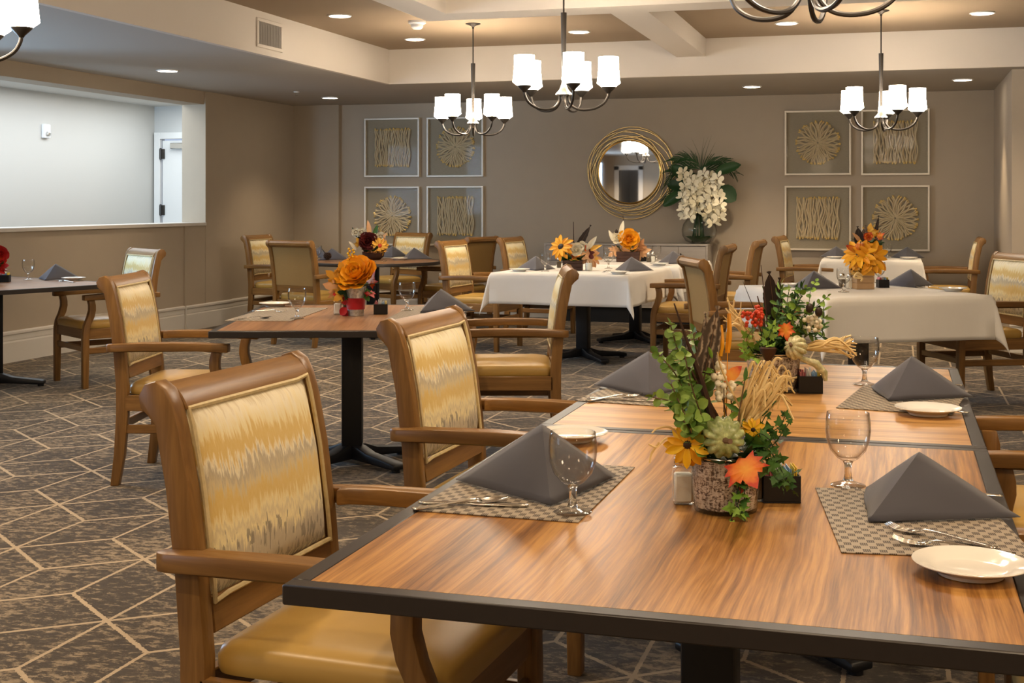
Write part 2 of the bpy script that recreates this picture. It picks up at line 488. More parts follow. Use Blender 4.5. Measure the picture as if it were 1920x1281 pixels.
def tube(bm, pts, rad, n=8, cap=True, flat=1.0):
    pts = [Vector(p) for p in pts]
    if not isinstance(rad, (list, tuple)): rad = [rad] * len(pts)
    rings = []; up = None
    for i, p in enumerate(pts):
        d = (pts[min(i + 1, len(pts) - 1)] - pts[max(i - 1, 0)]).normalized()
        if up is None:
            up = Vector((0, 0, 1)) if abs(d.z) < .9 else Vector((1, 0, 0))
        s = d.cross(up).normalized(); up = s.cross(d).normalized()
        rings.append([bm.verts.new(p + rad[i] * (math.cos(2 * PI * k / n) * s + flat * math.sin(2 * PI * k / n) * up)) for k in range(n)])
    for a, b in zip(rings, rings[1:]):
        for k in range(n): bm.faces.new((a[k], a[(k + 1) % n], b[(k + 1) % n], b[k]))
    if cap:
        bm.faces.new(rings[0][::-1]); bm.faces.new(rings[-1])
    return bm
def torus(bm, c, Rr, r, n=64, k=8, ax=None, ay=None):
    ax = Vector(ax or (1, 0, 0)); ay = Vector(ay or (0, 0, 1)); az = ax.cross(ay)
    rings = []
    for i in range(n):
        a = 2 * PI * i / n; d = ax * math.cos(a) + ay * math.sin(a)
        rings.append([bm.verts.new(Vector(c) + d * (Rr + r * math.cos(2 * PI * j / k)) + az * r * math.sin(2 * PI * j / k)) for j in range(k)])
    for i in range(n):
        a, b = rings[i], rings[(i + 1) % n]
        for j in range(k): bm.faces.new((a[j], a[(j + 1) % k], b[(j + 1) % k], b[j]))
    return bm
def ball(bm, c, r, sub=2, sx=1, sy=1, sz=1):
    m = bmesh.new(); bmesh.ops.create_icosphere(m, subdivisions=sub, radius=r)
    merge(bm, m, Matrix.Translation(Vector(c)) @ Matrix.Diagonal((sx, sy, sz, 1)))
    return bm
def spline(pts, n=6):
    """Catmull-Rom through pts"""
    P = [Vector(p) for p in pts]; P = [2 * P[0] - P[1]] + P + [2 * P[-1] - P[-2]]
    out = []
    for i in range(1, len(P) - 2):
        for k in range(n):
            t = k / n; a, b, c, d = P[i - 1], P[i], P[i + 1], P[i + 2]
            out.append(.5 * ((2 * b) + (c - a) * t + (2 * a - 5 * b + 4 * c - d) * t * t + (3 * b - a - 3 * c + d) * t ** 3))
    out.append(P[-2]); return out

def tag(o, label=None, cat=None, group=None, kind=None):
    if label: o['label'] = label
    if cat: o['category'] = cat
    if group: o['group'] = group
    if kind: o['kind'] = kind
    return o
def thing(name, label, cat, loc=(0, 0, 0), rz=0, group=None):
    o = bpy.data.objects.new(name, None); o.empty_display_size = .1
    o.location = loc; o.rotation_euler = (0, 0, rz); COL.objects.link(o)
    return tag(o, label, cat, group)
def struct(name, bm, mat, parent=None, **kw):
    o = mesh_obj(name, bm, mat, parent, **kw)
    if parent is None: o['kind'] = 'structure'
    return o
def copy_tree(o, parent=None):
    c = o.copy(); COL.objects.link(c)
    if parent is not None: c.parent = parent
    for ch in list(o.children): copy_tree(ch, c)
    return c
def again(o, label, loc, rz=0, group=None):
    c = copy_tree(o); c.location = loc; c.rotation_euler = (0, 0, rz); c['label'] = label
    if group: c['group'] = group
    return c

# ================================================================== THE ROOM
XL, YB, ZS, ZT, ZB = -7.07, 14.50, 2.513, 2.857, 2.69      # left wall, back wall, low ceiling, tray ceiling, beam underside
XF, YF = -4.86, 12.06                                       # tray edges
XR, YR = 4.6, -3.2                                          # unseen right and rear walls
XC = -8.67                                                  # corridor outer wall
struct('floor', box(BM(), XC - .2, XR + .2, YR - .2, YB + .2, -.1, 0), 'carpet', smooth=False)
# left wall with the long pass-through opening
bm = BM()
box(bm, XL - .26, XL, YR, 12.29, 0, 1.10)
box(bm, XL - .26, XL, YR, 12.29, 2.376, ZS)
box(bm, XL - .26, XL, 12.29, YB, 0, ZS)
box(bm, XL - .26, XL, YR, 5.6, 1.10, 2.376); box(bm, XL - .26, XL, 8.15, 8.8, 1.10, 2.376)  # unseen wall end and pier, added to keep corridor daylight off the room
struct('wall_left', bm, 'wall_paint', smooth=False)
bm = BM(); box(bm, XL, XL + .018, 11.88, 12.29, 0, 1.095); box(bm, XL, XL + .022, 12.29, 12.86, 0, ZS)
struct('wall_left_pilaster', bm, 'wall_paint', smooth=False)
struct('trim_1', box(BM(), XL - .29, XL + .03, 5.6, 12.30, 1.085, 1.12, .004), 'trim_paint', smooth=False)
# corridor seen through the opening
bm = BM()
box(bm, XC - .15, XC, 7.7, 14.05, 0, 2.6); box(bm, XC - .15, XC, YR, 5.7, 0, 2.6)
box(bm, XC - .15, XC, 5.7, 7.7, 0, .85); box(bm, XC - .15, XC, 5.7, 7.7, 2.45, 2.6)
struct('wall_corridor', bm, 'wall_paint_corridor', smooth=False)
bm = BM()
box(bm, XC, -8.62, 13.9, 14.05, 0, 2.6); box(bm, -8.62, -7.5, 13.9, 14.05, 2.16, 2.6); box(bm, -7.5, XL - .26, 13.9, 14.05, 0, 2.6)
struct('wall_corridor_end', bm, 'wall_paint_corridor', smooth=False)
struct('ceiling_corridor', box(BM(), XC, XL - .26, YR, 13.9, 2.50, 2.6), 'wall_paint_corridor', smooth=False)
bm = BM(); box(bm, XC - .1, XC - .02, 5.7, 7.7, .85, .92); box(bm, XC - .1, XC - .02, 5.7, 7.7, 2.38, 2.45); box(bm, XC - .1, XC - .02, 5.7, 5.78, .92, 2.38); box(bm, XC - .1, XC - .02, 7.62, 7.7, .92, 2.38)
wn = struct('window_1', bm, 'door_paint', smooth=False)
struct('window_pane', box(BM(), XC - .07, XC - .06, 5.78, 7.62, .92, 2.38), 'pane_glass', wn, smooth=False)
# corridor door
dr = struct('door_1', box(BM(), -8.535, -7.56, 13.86, 13.89, 0.01, 2.08, .003), 'door_paint', smooth=False)
bm = BM()
box(bm, -8.64, -8.56, 13.84, 13.9, 0, 2.18, .004); box(bm, -7.53, -7.45, 13.84, 13.9, 0, 2.18, .004); box(bm, -8.56, -7.53, 13.84, 13.9, 2.10, 2.18, .004)
struct('door_frame', bm, 'door_paint', dr, smooth=False)
for z in (.30, 1.18, 1.86):
    bm = BM(); box(bm, -8.565, -8.50, 13.835, 13.862, z, z + .12, .002); tube(bm, [(-8.545, 13.835, z - .01), (-8.545, 13.835, z + .13)], .012)
    struct('hinge', bm, 'charcoal_bronze', dr)
bm = BM(); box(bm, -8.40, -8.10, 13.80, 13.86, 1.98, 2.05, .006); tube(bm, [(-8.12, 13.80, 2.0), (-7.9, 13.70, 2.02), (-7.75, 13.84, 2.06)], .01)
struct('door_closer', bm, 'steel', dr)
# back wall, its proud left piece, and the right return
bm = BM(); box(bm, XL - .26, XR, YB, YB + .15, 0, ZS)
struct('wall_back', bm, 'wall_paint', smooth=False)
struct('wall_back_pier', box(BM(), XL, -6.47, YB - .07, YB, 0, ZS), 'wall_paint', smooth=False)
bm = BM(); box(bm, .98, XR, 12.29, YB, 0, ZS)
struct('wall_right_return', bm, 'wall_paint', smooth=False)
bm = BM(); box(bm, XR, XR + .15, YR, YB, 0, ZT + .1)
struct('wall_right', bm, 'wall_paint', smooth=False)
bm = BM(); box(bm, XC, -6.72, YR - .15, YR, 0, ZT + .1); box(bm, -6.72, -6.22, YR - .15, YR, 2.15, ZT + .1); box(bm, -6.22, XR, YR - .15, YR, 0, ZT + .1)
box(bm, -6.9, -6.0, YR - 1.8, YR - 1.65, 0, ZT); box(bm, -6.87, -6.77, YR - 1.7, YR - .15, 0, ZT); box(bm, -6.17, -6.07, YR - 1.7, YR - .15, 0, ZT)
struct('wall_rear', bm, 'wall_paint', smooth=False)
bm = BM(); box(bm, -6.84, -6.72, YR - .2, YR + .03, 0, 2.25, .004); box(bm, -6.22, -6.10, YR - .2, YR + .03, 0, 2.25, .004); box(bm, -6.84, -6.10, YR - .2, YR + .03, 2.15, 2.27, .004)
struct('trim_2', bm, 'trim_paint', smooth=False)
# ceilings
bm = BM()
box(bm, XL - .26, XF - .05, YR, YB, ZS, ZS + .12); box(bm, XF - .05, XR, YF + .05, YB, ZS, ZS + .12)
struct('ceiling', bm, 'soffit_paint', smooth=False)
struct('ceiling_tray', box(BM(), XF - .1, XR, YR - 1.8, YF + .1, ZT, ZT + .1), 'tray_paint', smooth=False)
bm = BM(); box(bm, XF - .05, XF, YR, YF + .05, ZS, ZT); struct('ceiling_fascia', bm, 'beam_paint', smooth=False)
bm = BM(); box(bm, XF, XR, YF, YF + .05, ZS, ZT); struct('ceiling_fascia_back', bm, 'beam_paint', smooth=False)
bm = BM(); box(bm, -3.375, -3.11, YR, 9.14, ZB, ZT); box(bm, -3.11, XR, 8.81, 9.14, ZB, ZT); box(bm, -1.97, -1.70, 9.14, YF, ZB, ZT)
struct('ceiling_beams', bm, 'beam_paint', smooth=False)
# baseboards with a stepped profile
def base_prof(x, s):      # profile points (offset from wall, z)
    return [(x, 0), (x + s * .016, 0), (x + s * .016, .165), (x + s * .012, .178), (x + s * .014, .186), (x + s * .014, .225), (x + s * .022, .235), (x + s * .022, .252), (x + s * .012, .262), (x, .262)]
def baseboard(name, x0, x1, y0, y1):
    bm = BM()
    if abs(x0 - x1) < 1e-6:
        prism(bm, [(x, z) for x, z in base_prof(x0, 1)], 1, y0, y1)
    else:
        prism(bm, [(y, z) for y, z in base_prof(y0, -1)], 0, x0, x1)
    struct(name, bm, 'trim_paint', smooth=False)
baseboard('baseboard_left', XL, XL, YR, 11.88)
baseboard('baseboard_left_pilaster', XL + .022, XL + .022, 11.88, 12.86)
baseboard('baseboard_left_end', XL, XL, 12.86, YB - .07)
baseboard('baseboard_back_pier', XL, -6.47, YB - .07, YB - .07)
baseboard('baseboard_back', -6.47, .98, YB, YB)
baseboard('baseboard_right', .96, XR, 12.29, 12.29)

# wall devices
t = thing('strobe_alarm', 'white strobe alarm box on the corridor wall beyond the opening', 'alarm', onX(83, 246, XC))
mesh_obj('housing', box(BM(), 0, .045, -.055, .055, -.075, .075, .012, 2), 'white_plastic', t)
mesh_obj('strobe_lens', box(BM(), .045, .07, -.03, .03, -.045, -.005, .008, 2), 'steel', t)
p0 = onX(482, 36, XF); p1 = onX(528, 90, XF)
vy0, vy1 = onX(480, 36, XF).y, onX(528, 90, XF).y
vz1 = onX(480, 33, XF).z; vz0 = onX(528, 92, XF).z
vz1, vz0 = 2.80, 2.565
t = thing('air_grille', 'square white return air grille high on the left fascia', 'vent', (XF, (vy0 + vy1) / 2, (vz0 + vz1) / 2))
hw, hh = (vy1 - vy0) / 2, (vz1 - vz0) / 2
bm = BM(); b_ = .028
box(bm, 0, .014, -hw, hw, hh - b_, hh, .003); box(bm, 0, .014, -hw, hw, -hh, -hh + b_, .003); box(bm, 0, .014, -hw, -hw + b_, -hh + b_, hh - b_, .003); box(bm, 0, .014, hw - b_, hw, -hh + b_, hh - b_, .003)
mesh_obj('frame', bm, 'beam_paint', t)
mesh_obj('backing', box(BM(), .001, .003, -hw + b_, hw - b_, -hh + b_, hh - b_), 'charcoal_bronze', t)
ns = 14
for i in range(ns):
    y = -hw + b_ + (i + .5) * (2 * hw - 2 * b_) / ns
    mesh_obj('slat', prism(BM(), [(.003, y - .004), (.012, y + .001), (.012, y + .006), (.003, y + .001)], 2, -hh + b_, hh - b_), 'soffit_paint', t, smooth=False)

# recessed downlights: ring + lit lens (facing down) and the lamp inside
def spot(loc, power, size=118, blend=.85, rad=.05):
    d = bpy.data.lights.new('downlight_lamp', 'SPOT'); d.energy = power; d.color = WARM; d.spot_size = R(size); d.spot_blend = blend; d.shadow_soft_size = rad
    o = bpy.data.objects.new('downlight_lamp', d); o.location = loc; COL.objects.link(o)
can0 = None
def can(x, y, z, label, power=CAN_W, build=True, size=118):
    global can0
    spot((x, y, z - .035), power, size)
    if not build: return
    if can0 is None:
        can0 = thing('downlight', label, 'ceiling light', (x, y, z), 0, 'recessed ceiling downlights')
        mesh_obj('trim_ring', lathe(BM(), [(.085, -.001), (.098, -.001), (.100, -.006), (.086, -.010), (.083, -.004), (.085, -.001)], 28), 'white_plastic', can0)
        mesh_obj('lens', lathe(BM(), [(0, -.005), (.083, -.004)], 28), 'lit_lens', can0)
    else: again(can0, label, (x, y, z), 0, 'recessed ceiling downlights')
cans = [(637, 29, ZT, 'downlight in the tan tray ceiling nearest the air grille'), (778, 73, ZT, 'downlight in the tan tray ceiling below the smoke detector'),
        (1086, 59, ZT, 'downlight in the tan tray ceiling beside the middle chandelier rod'), (1475, 43, ZT, 'downlight in the tray ceiling half behind the upper right chandelier arms'),
        (1842, 24, ZT, 'downlight in the tray ceiling right of the rear right chandelier')]
for px, py, z, lab in cans:
    p = at(px, py, z); can(p.x, p.y, z, lab, CAN_W)
for px, py, lab, pw in [(314, 132, 'downlight in the low grey ceiling above the pass-through opening', .35), (619, 183, 'downlight in the low ceiling corner left of the framed art', .7),
                    (1410, 162, 'downlight in the low ceiling above the orchid arrangement', 1.1), (1805, 149, 'downlight in the low ceiling right of the rear right chandelier', 1.1)]:
    p = at(px, py, ZS); can(p.x, p.y, ZS, lab, CAN_W * pw * 1.25, True, 70 if px == 1805 else 104)
for x, y in ((-4.33, 8.1), (-4.33, 6.5), (-4.33, 4.9), (-4.33, 3.0), (-4.33, 1.0), (2.3, 11.1), (-2.2, 7.0), (-2.2, 4.6), (-.3, 7.0), (-.6, 3.6), (1.6, 7.0), (1.6, 4.2), (-2.2, 2.0), (.6, 1.2), (-.9, .4), (2.2, 1.2), (-2.0, -1.0), (.4, -1.2), (-4.33, -1.0), (-4.6, -2.4)):
    can(x, y, ZT, '', CAN_W, build=False)          # lamps outside the picture light the near tables
for x, y, pw in ((-6.0, 2.4, 1.0), (-6.0, -.4, 1.6), (-6.2, -2.2, 1.8)):
    spot((x, y, ZS - .035), CAN_W * pw, 130)  # unseen spots without fixtures, added to brighten what the mirror reflects
# smoke detector and sprinkler
p = at(782, 40, ZT)
t = thing('smoke_detector', 'round white smoke detector on the tan tray ceiling', 'detector', (p.x, p.y, ZT))
mesh_obj('base', lathe(BM(), [(0, 0), (.075, 0), (.075, -.018), (.06, -.026), (0, -.026)], 28), 'white_plastic', t)
mesh_obj('sensor_head', lathe(BM(), [(.052, -.026), (.05, -.05), (.034, -.066), (0, -.068)], 28), 'white_plastic', t)
p = at(556, 172, ZS)
t = thing('sprinkler', 'small ceiling sprinkler head near the left wall corner', 'sprinkler', (p.x, p.y, ZS))
mesh_obj('escutcheon', lathe(BM(), [(0, 0), (.035, 0), (.03, -.008), (0, -.01)], 16), 'white_plastic', t)
bm = BM(); tube(bm, [(0, 0, -.01), (0, 0, -.03)], .009); lathe(bm, [(0, -.045), (.016, -.043), (0, -.04)], 12); tube(bm, [(.009, 0, -.03), (.009, 0, -.042)], .002); tube(bm, [(-.009, 0, -.03), (-.009, 0, -.042)], .002)
mesh_obj('deflector', bm, 'steel', t)

# ------------------------------------------------------------------ chandeliers
def make_chandelier(label):
    """origin: on the ceiling at the canopy. Hub underside hangs 0.86 m below."""
    t = thing('chandelier', label, 'chandelier', group='five-light chandeliers')
    Z = -.857
    mesh_obj('canopy', lathe(BM(), [(0, 0), (.065, 0), (.064, -.006), (.03, -.016), (.010, -.03), (.009, -.045), (0, -.045)], 28), 'charcoal_bronze', t)
    mesh_obj('rod', tube(BM(), [(0, 0, -.03), (0, 0, -.36)], .0055, 10), 'charcoal_bronze', t)
    mesh_obj('stem', lathe(BM(), [(0, -.34), (.019, -.34), (.019, -.352), (.012, Z + .14), (.010, Z + .08), (0, Z + .08)], 20), 'charcoal_bronze', t)
    mesh_obj('hub', lathe(BM(), [(0, Z + .10), (.010, Z + .10), (.014, Z + .07), (.028, Z + .035), (.05, Z + .012), (.052, Z + .004), (.046, Z), (.02, Z - .004), (.012, Z - .03), (0, Z - .034)], 28), 'nickel', t)
    m0 = []
    for k in range(5):
        a = 2 * PI * k / 5; ca, sa = math.cos(a), math.sin(a)
        prof = [(.028, .002), (.034, -.04), (.068, -.078), (.125, -.092), (.195, -.083), (.25, -.052), (.275, -.012), (.28, .015)]
        arm = mesh_obj('arm', tube(BM(), spline([(r * ca, r * sa, Z + z) for r, z in prof], 4), .0085, 8), 'charcoal_bronze', t)
        c = (.28 * ca, .28 * sa, Z)
        mesh_obj('cup', lathe(BM(), [(0, .005), (.010, .008), (.014, .016), (.043, .044), (.044, .050), (.0, .050)], 20, c), 'charcoal_bronze', t)
        mesh_obj('shade', lathe(BM(), [(.0, .050), (.044, .050), (.073, .072), (.069, .105), (.064, .16), (.0635, .235), (.060, .235), (.058, .16), (.055, .08), (0, .066)], 24, c), 'lit_shade', t)
    return t
CHG = 'five-light chandeliers'
def lw(px, d):
    l = (px - 960) / FPX * d; return (FX * d + RX * l, FY * d + RY * l)
ch = None
TW = math.degrees(TH)
for px, d, ang, lab in [(1057, 8.10, -80, 'middle chandelier with five lit glass shades in front of the round mirror'),
                        (887, 11.05, -126, 'rear chandelier hanging in front of the left wall art'),
                        (1652, 10.3, -80, 'rear chandelier hanging in front of the right wall art'),
                        (1515, 4.0, -78, 'chandelier cut by the top edge, only its arms showing'),
                        (-92, 5.3, 5, 'chandelier at the upper left corner showing a single shade')]:
    x, y = lw(px, d)
    if ch is None: ch = make_chandelier(lab)
    o = ch if ch['label'] == lab else again(ch, lab, (0, 0, 0))
    o.location = (x, y, ZT); o.rotation_euler = (0, 0, R(ang + TW))

# ================================================================== CHAIRS
POST = [(-.265, 0), (-.238, .15), (-.222, .33), (-.222, .46), (-.236, .62), (-.257, .78), (-.280, .895), (-.294, .942), (-.310, .972), (-.333, .986), (-.358, .979), (-.372, .956), (-.367, .932), (-.350, .918), (-.334, .900),
        (-.310, .78), (-.290, .62), (-.278, .46), (-.278, .33), (-.288, .15), (-.305, 0)]
RAIL = [(-.286, .928), (-.290, .940), (-.300, .956), (-.313, .970), (-.333, .980), (-.355, .974), (-.367, .956), (-.363, .936), (-.348, .924), (-.334, .917), (-.322, .917), (-.316, .926)]
SUP_F = [(.262, 0), (.264, .30), (.262, .40), (.252, .455), (.228, .51), (.214, .56), (.214, .595), (.224, .636)]
SUP_B = [(.178, .636), (.168, .595), (.167, .56), (.178, .51), (.205, .455), (.216, .40), (.216, .30), (.222, 0)]
def make_chair(label, group):
    t = thing('dining_armchair', label, 'chair', group=group)
    W = .285
    for s in (-1, 1):
        mesh_obj('rear_leg', prism(BM(), POST, 0, s * W, s * (W - .041), .005, 2), 'chair_wood_z', t)
        mesh_obj('front_leg', prism(BM(), SUP_F + SUP_B, 0, s * .297, s * .252, .005, 2), 'chair_wood_z', t)
        # arm: plan outline, gently rising in the middle
        out = [(.286, -.312), (.304, -.316), (.318, -.306), (.325, -.283), (.331, -.15), (.330, 0), (.326, .12), (.326, .20), (.322, .262), (.264, .262), (.260, .20), (.264, .12), (.272, 0), (.277, -.12), (.274, -.20), (.258, -.225), (.2855, -.228), (.2855, -.312)]
        bm = BM(); prism(bm, [(s * x, y) for x, y in out], 2, .632, .670, .006, 2)
        for v in bm.verts:
            y = v.co.y; v.co.z += .010 * math.cos((y + .02) / .29 * PI / 2) - .002
        mesh_obj('armrest', bm, 'chair_wood_y', t)
        mesh_obj('side_apron', box(BM(), s * .285 if s < 0 else .26, s * .26 if s < 0 else .285, -.235, .225, .352, .425, .003), 'chair_wood_y', t)
        mesh_obj('side_stretcher', box(BM(), s * .278 if s < 0 else .256, s * .256 if s < 0 else .278, -.26, .225, .245, .287, .004), 'chair_wood_y', t)
    iw = W - .040
    mesh_obj('top_rail', prism(BM(), RAIL, 0, -iw, iw, .003, 1), 'chair_wood_x', t)
    mesh_obj('bottom_rail', prism(BM(), [(-.2245, .50), (-.233, .570), (-.270, .570), (-.263, .50)], 0, -iw, iw, .004, 1), 'chair_wood_x', t)
    mesh_obj('front_apron', box(BM(), -.25, .25, .224, .252, .352, .425, .003), 'chair_wood_x', t)
    mesh_obj('rear_apron', box(BM(), -.243, .243, -.262, -.236, .352, .425, .003), 'chair_wood_x', t)
    mesh_obj('front_stretcher', box(BM(), -.25, .25, .228, .250, .262, .302, .004), 'chair_wood_x', t)
    mesh_obj('rear_stretcher', box(BM(), -.243, .243, -.272, -.250, .262, .302, .004), 'chair_wood_x', t)
    # back cushion: domed, leaning with the posts
    def yb(z):
        P = [(.46, -.222), (.62, -.236), (.78, -.257), (.895, -.280), (.94, -.293)]
        for (z0, y0), (z1, y1) in zip(P, P[1:]):
            if z <= z1: return y0 + (y1 - y0) * (z - z0) / (z1 - z0)
        return P[-1][1]
    z0, z1, xw = .560, .936, .2435
    def cush(off, dome, nx=14, nz=14, sg=1):
        bm = BM(); g = []
        for j in range(nz + 1):
            row = []
            for i in range(nx + 1):
                u, v = i / nx * 2 - 1, j / nz * 2 - 1
                x = xw * u; z = (z0 + z1) / 2 + (z1 - z0) / 2 * v
                d = dome * (1 - abs(u) ** 5) ** .5 * (1 - abs(v) ** 5) ** .5 + dome * .35 * (1 - u * u) * (1 - v * v)
                row.append(bm.verts.new((x, yb(z) + off + sg * d, z)))
            g.append(row)
        for j in range(nz):
            for i in range(nx): bm.faces.new((g[j][i], g[j][i + 1], g[j + 1][i + 1], g[j + 1][i]))
        return bm
    mesh_obj('back_cushion', cush(-.012, .026), 'upholstery', t)
    mesh_obj('back_panel', cush(-.040, .003, 4, 6, -1), 'back_fabric', t)
    pts = []
    for z in [z0 + (z1 - z0) * k / 10 for k in range(11)]: pts.append((-xw + .006, yb(z) + .003, z))
    for k in range(1, 11): pts.append((-xw + .006 + (2 * xw - .012) * k / 10, yb(z1) + .003, z1 - .006))
    for z in [z1 - (z1 - z0) * k / 10 for k in range(1, 11)]: pts.append((xw - .006, yb(z) + .003, z))
    for k in range(1, 11): pts.append((xw - .006 - (2 * xw - .012) * k / 10, yb(z0) + .003, z0 + .006))
    mesh_obj('piping', tube(BM(), pts, .0055, 6), 'piping', t)
    # seat cushion
    bm = BM(); g = []; n = 16
    def sq(u, v, k):      # superellipse plan
        return (math.copysign(abs(math.sin(u * PI / 2)), u) if False else u, v)
    x1, ya, yb_ = .250, -.236, .262
    lay = [(.985, .425), (1.0, .437), (1.0, .457), (.975, .472), (.92, .481), (.75, .489), (.5, .494), (.2, .496)]
    prev = None
    for sc_, z in lay:
        ring = []
        for i in range(48):
            a = 2 * PI * (i + .5) / 48; c, s_ = math.cos(a), math.sin(a); e = .16
            u = math.copysign(abs(c) ** e, c); v = math.copysign(abs(s_) ** e, s_)
            ring.append(bm.verts.new((x1 * u * sc_, (ya + yb_) / 2 + (yb_ - ya) / 2 * v * sc_, z)))
        if prev:
            for i in range(48): bm.faces.new((prev[i], prev[(i + 1) % 48], ring[(i + 1) % 48], ring[i]))
        else: bm.faces.new(ring[::-1])
        prev = ring
    bm.faces.new(prev)
    mesh_obj('seat_cushion', bm, 'seat_vinyl', t, angle=60)
    return t
CG = 'dining armchairs'
CHAIRS = [  # x, y, heading (degrees from +X), label
    (-1.02, 2.46, 357, 'armchair closest to the viewer, at the near end of the front wooden table'),
    (-1.10, 3.84, 358, 'second armchair along the left side of the front wooden tables'),
    (-3.31, 5.64, 14, 'armchair on the left side of the wooden table with the red-ribboned vase'),
    (-5.65, 8.36, 236, 'armchair lit blue by daylight beside the low left wall'),
    (-6.31, 12.66, 358, 'armchair left of the round table, fabric front showing, by the corner wall'),
    (-5.26, 11.20, 71, 'armchair with its plain tan back turned to us at the round table'),
    (-5.52, 13.80, 245, 'armchair behind the round table in front of the left wall art'),
    (-4.40, 12.74, 165, 'armchair right of the round table, its narrow plain back seen edge-on'),
    (-3.62, 11.30, 354, 'armchair facing the left side of the first white-clothed table'),
    (-3.42, 12.55, 354, 'armchair facing the left side of the rear white-clothed table below the sideboard'),
    (-2.02, 6.72, 197, 'armchair seen side-on at the right of the ribboned vase table'),
    (-.93, 8.32, 23, 'large plain-backed armchair at the left of the right-hand white table'),
    (-1.67, 10.80, 179, 'armchair at the right of the nearer middle white table, arms toward the cloth'),
    (-1.55, 12.15, 178, 'armchair at the right of the farther middle white table near the orchids'),
    (-.84, 13.75, 355, 'armchair at the left of the small rear white table under the right art'),
    (.47, 13.75, 180, 'armchair at the right of the small rear white table by the wall corner'),
    (.50, 9.40, 206, 'armchair at the right end of the right-hand white table, cut by the frame'),
    (.47, 3.94, 180, 'armchair at the right of the second wooden table, only its arms in view'),
    (.47, 2.50, 180, 'armchair at the near right of the front table, only its gold seat corner showing'),
]
proto = None
chairs = []
for x, y, hd, lab in CHAIRS:
    if proto is None:
        proto = make_chair(lab, CG); c = proto
    else: c = again(proto, lab, (0, 0, 0))
    c.location = (x, y, 0); c.rotation_euler = (0, 0, R(hd - 90)); chairs.append(c)

# ================================================================== TABLES
TZ = .75
def pedestal(t, x=0, y=0, rot=0, span=.36):
    mesh_obj('column', box(BM(), x - .052, x + .052, y - .052, y + .052, .07, TZ - .03, .012, 2), 'black_metal', t)
    mesh_obj('mounting_plate', box(BM(), x - .2, x + .2, y - .2, y + .2, TZ - .05, TZ - .032, .004), 'black_metal', t)
    for k in range(4):
        a = rot + PI / 2 * k; ca, sa = math.cos(a), math.sin(a)
        bm = BM()
        prism(bm, [(0, .105), (.06, .10), (.14, .072), (span - .03, .048), (span, .040), (span, .014), (.14, .024), (0, .03)], 1, -.036, .036, .008, 2)
        for v in bm.verts:
            if v.co.x > .2: v.co.y *= 1.15
        lathe(bm, [(0, 0), (.022, 0), (.022, .018), (0, .018)], 12, (span - .03, 0, 0))
        bmesh.ops.transform(bm, matrix=Matrix.Translation((x, y, 0)) @ Matrix.Rotation(a, 4, 'Z'), verts=bm.verts)
        mesh_obj('foot', bm, 'black_metal', t)
def wood_table(name, label, cx, cy, rz, sx, sy, lam, peds=((0, 0),), prot=PI / 4, band=.033):
    t = thing(name, label, 'table', (cx, cy, 0), rz)
    hx, hy, th = sx / 2, sy / 2, .031
    bm = BM()
    b = .0025
    box(bm, -hx, hx, -hy, -hy + band, TZ - th, TZ, b); box(bm, -hx, hx, hy - band, hy, TZ - th, TZ, b)
    box(bm, -hx, -hx + band, -hy + band, hy - band, TZ - th, TZ, b); box(bm, hx - band, hx, -hy + band, hy - band, TZ - th, TZ, b)
    mesh_obj('edge_band', bm, 'table_edge', t)
    mesh_obj('tabletop', box(BM(), -hx + band, hx - band, -hy + band, hy - band, TZ - th + .003, TZ - .0004), lam, t, smooth=False)
    for x, y in peds: pedestal(t, x, y, prot)
    return t
wood_table('wooden_table', 'foremost wooden table with dark edge band and bird-of-autumn birch pot'.replace('bird-of-autumn ', 'the nearer '), -.345, 2.515, 0, 1.10, 1.457, 'laminate_long')
wood_table('wooden_table', 'second wooden table pushed end to end behind the foremost one', -.345, 4.018, 0, 1.10, 1.538, 'laminate_across')
a3 = R(18.5)
T3 = Vector((-2.969, 5.199, 0)) + Vector((math.cos(a3), math.sin(a3), 0)) * .58 + Vector((-math.sin(a3), math.cos(a3), 0)) * .76
wood_table('wooden_table', 'wooden table holding the galvanized vase with the red ribbon', T3.x, T3.y, a3, 1.16, 1.52, 'laminate_brown')
wood_table('wooden_table', 'wooden table by the low left wall, cut by the frame edge', -6.25, 7.90, R(69.5), 1.12, 1.56, 'laminate_brown')
# round table
t = thing('round_table', 'round dark-edged wooden table in the far left corner', 'table', (-5.0, 11.98, 0))
mesh_obj('edge_band', lathe(BM(), [(.655, TZ), (.692, TZ), (.694, TZ - .004), (.694, TZ - .028), (.69, TZ - .031), (.655, TZ - .031), (.655, TZ)], 64), 'table_edge', t)
mesh_obj('tabletop', lathe(BM(), [(0, TZ - .0004), (.655, TZ - .0004), (.655, TZ - .028), (0, TZ - .028)], 64), 'laminate_brown', t)
pedestal(t, 0, 0, .4, .36)

